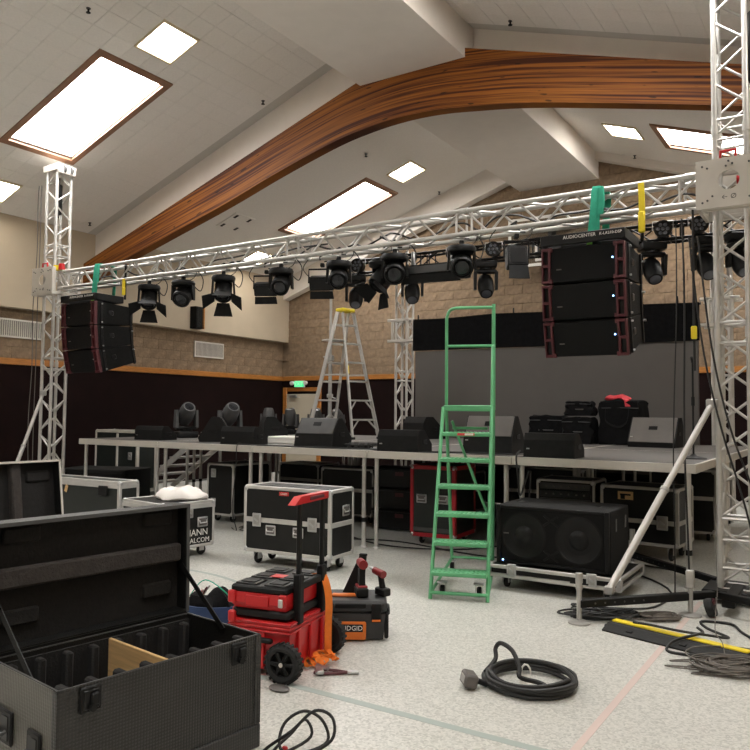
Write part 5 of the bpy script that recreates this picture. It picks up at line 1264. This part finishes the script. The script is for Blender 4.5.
lp_ = [(-.26, -.08, .05), (-.24, .02, .10), (-.26, .07, .15), (-.22, .06, .19), (-.13, .02, .17), (-.06, -.04, .10), (-.04, -.08, .06), (.05, -.02, .03), (.10, -.06, .03), (.02, -.14, .03), (-.1, -.16, .03), (-.17, -.16, .02), (-.21, -.19, .02)]
part('raised_loop', MB().tube(spline(lp_, 6), .014, 8), 'cable', c)
part('tie', MB().tube([(-.05+.03*math.cos(a), .04, .05+.05*math.sin(a)) for a in [k*PI/5 for k in range(10)]], .006, 6, True), 'white', c)
part('plug', MB().cyl((-.20, -.19, .02), (-.25, -.22, .04), .018, .016, n=10), 'black', c)
bx = part('junction_box', MB().rbox((-.285, -.25, .05), (.08, .12, .08), .012, rot('Z', 40) @ rot('Y', 14)), 'grey_monitor', c, 'grey cast metal junction box')
part('cover_plate', MB().rbox((-.285, -.25, .05), (.084, .08, .05), .006, rot('Z', 40) @ rot('Y', 14)), 'alu_dull', bx)
def floor_cable(name, label, pts, r, m='cable', n=6, k=5): return tag(part(name, MB().tube(spline(pts, k), r, n), m, None), label, 'cable')
floor_cable('looped_cable', 'thin black cable in upright loops beside the big open trunk', [(-2.28, 2.64, 0.014), (-2.36, 2.73, 0.02), (-2.26, 2.81, 0.107), (-2.18, 2.88, 0.194), (-2.09, 2.9, 0.175), (-2.08, 2.88, 0.082), (-2.18, 2.8, 0.02), (-2.3, 2.78, 0.027), (-2.33, 2.84, 0.113), (-2.26, 2.9, 0.169), (-2.18, 2.94, 0.132), (-2.14, 2.93, 0.045), (-2.21, 2.82, 0.014), (-2.31, 2.74, 0.02), (-2.3, 2.86, 0.07), (-2.25, 2.9, 0.132), (-2.2, 2.88, 0.07), (-2.28, 2.76, 0.015), (-2.36, 2.6, 0.015)], .0075)
ct = tag(part('cable_clip', MB().rbox((-2.29, 2.80, .018), (.03, .02, .03), .006), 'red', None), 'small red clip on the looped cable by the trunk', 'clip')
# cable ramp
t = thing('cable_ramp', 'black rubber cable ramp with yellow lid across the pink line', 'cable ramp', (-1.11, 5.645, 0), -16)
part('base', MB().prism([(-.14, 0), (.14, 0), (.14, .012), (.06, .05), (-.06, .05), (-.14, .012)], 'x', -.50, .50), 'rubber', t, smooth=False)
part('lid', MB().rbox((0, .02, .054), (.99, .065, .014), .004), 'yellow', t, 'bright yellow lid')
for x in (-.3, .1, .42): part('slot', MB().rbox((x, -.10, .032), (.05, .03, .012), .004, rot('X', 25)), 'black', t)
for x in (-.505, .505): part('end_joint', MB().rbox((x, -.02, .02), (.03, .12, .03), .006), 'rubber', t)
# cable piles
def pile(label, cx, cy, rx, ry, n, r, m, seed, rz=30, name='cable_pile', rise=.008):
    rnd = random.Random(seed); pts = []
    for k in range(n):
        f = rnd.uniform(.55, 1.1); dx, dy = rnd.gauss(0, rx*.28), rnd.gauss(0, ry*.28); ph = rnd.uniform(0, 6.28); e = rnd.uniform(.6, 1.1)
        if k % 6 == 5: f *= 1.35
        for i in range(8):
            a = ph+2*PI*i/8*(1 if k % 2 else -1); pts.append(Vector((dx+rx*f*math.cos(a), dy+ry*f*e*math.sin(a), r+rise*k*.6+rnd.uniform(0, rise*2))))
    R = rot('Z', rz); pts = [R @ p+Vector((cx, cy, 0)) for p in pts]
    return tag(part(name, MB().tube(spline(pts, 4), r, 5), m, None), label, 'cable')
pile('heap of thin grey cable at the end of the yellow cable ramp', -.70, 5.27, .22, .15, 26, .005, 'cable_grey', 11, rise=.0035)
pile('flat coil of thin black cable beside the screw jack', -1.72, 6.02, .24, .13, 14, .006, 'cable', 12, rise=.005)
pile('coil of grey cable under the black outrigger beam', -1.36, 6.22, .16, .10, 10, .007, 'cable_grey', 13, rise=.005)
pile('blue cable coil on the floor behind the tall tower', -.75, 8.6, .18, .12, 8, .008, 'blue', 15)
pile('loose grey cable coil on the floor beside the case by the stage stairs', -6.95, 7.75, .26, .18, 5, .007, 'cable_grey', 17)
floor_cable('floor_cable', 'black cable looping over the yellow cable ramp', [(-1.02, 5.95, .05), (-.95, 5.75, .075), (-.98, 5.62, .085), (-1.10, 5.52, .05), (-1.12, 5.40, .012), (-1.0, 5.38, .012), (-.85, 5.44, .012), (-.70, 5.45, .012), (-.55, 5.4, .012)], .010)
floor_cable('floor_cable', 'black cable lying along the yellow ramp lid towards the tall tower', [(-1.42, 5.72, .08), (-1.30, 5.70, .085), (-1.10, 5.66, .085), (-.92, 5.66, .085), (-.80, 5.85, .04), (-.98, 6.12, .012), (-1.05, 6.3, .012), (-.85, 6.35, .012), (-.75, 6.15, .012), (-.6, 5.95, .012), (-.45, 5.95, .012)], .010)
floor_cable('floor_cable', 'white thin cord dropping from the tall tower foot to the ramp end', [(-1.07, 7.06, .9), (-1.05, 7.0, .5), (-.98, 6.6, .22), (-.88, 5.8, .10), (-.80, 5.55, .085), (-.76, 5.40, .03)], .0035, 'cable_grey')
floor_cable('floor_cable', 'black cable running out from the coil towards the stage legs', [(-1.9, 6.12, .012), (-2.05, 6.25, .012), (-1.75, 6.3, .012), (-1.45, 6.55, .012), (-1.5, 7.3, .012), (-2.2, 7.9, .012), (-3.6, 7.75, .012), (-4.8, 8.0, .012), (-5.6, 7.7, .012)], .009)
floor_cable('floor_cable', 'black cable snaking under the stage behind the red edged case', [(-1.2, 8.0, .012), (-2.0, 8.3, .012), (-3.4, 8.6, .012), (-4.0, 7.9, .012), (-4.9, 7.7, .012), (-6.0, 8.3, .012)], .009)
floor_cable('floor_cable', 'thin grey cable hanging off the deck edge by the upright case', [(-6.95, 7.5, 1.16), (-6.92, 7.375, 1.14), (-6.93, 7.37, .8), (-7.0, 7.39, .3), (-7.02, 7.5, .012), (-7.2, 7.6, .012)], .006)
floor_cable('floor_cable', 'black cable hanging off the deck edge behind the green ladder', [(-3.05, 7.6, 1.2), (-3.0, 7.37, 1.15), (-2.98, 7.365, .95), (-2.96, 7.38, .75), (-2.9, 7.5, 1.0), (-2.93, 7.46, .4), (-3.1, 7.6, .012)], .010)
floor_cable('floor_cable', 'black cable lying along the deck edge between the monitors', [(-6.9, 7.46, 1.156), (-6.2, 7.48, 1.156), (-5.5, 7.52, 1.158), (-5.0, 7.6, 1.158), (-4.75, 7.46, 1.156), (-4.1, 7.5, 1.156), (-3.6, 7.7, 1.158), (-3.1, 7.62, 1.158)], .009)
t = thing('cable_tangle', 'black tangle of plugs on the deck between two monitors', 'cable', (-5.25, 7.85, ZS+.004))
part('tangle', MB().tube(spline(cable_loop(0, 0, .16, .10, 7, .010, 21, jitter=.06, wob=.8, rise=.008), 3), .010, 5), 'cable', t)
for k in range(3): part('plug', MB().cyl((-.1+.1*k, -.06, .05), (-.06+.1*k, -.12, .03), .022, n=8), 'black', t)
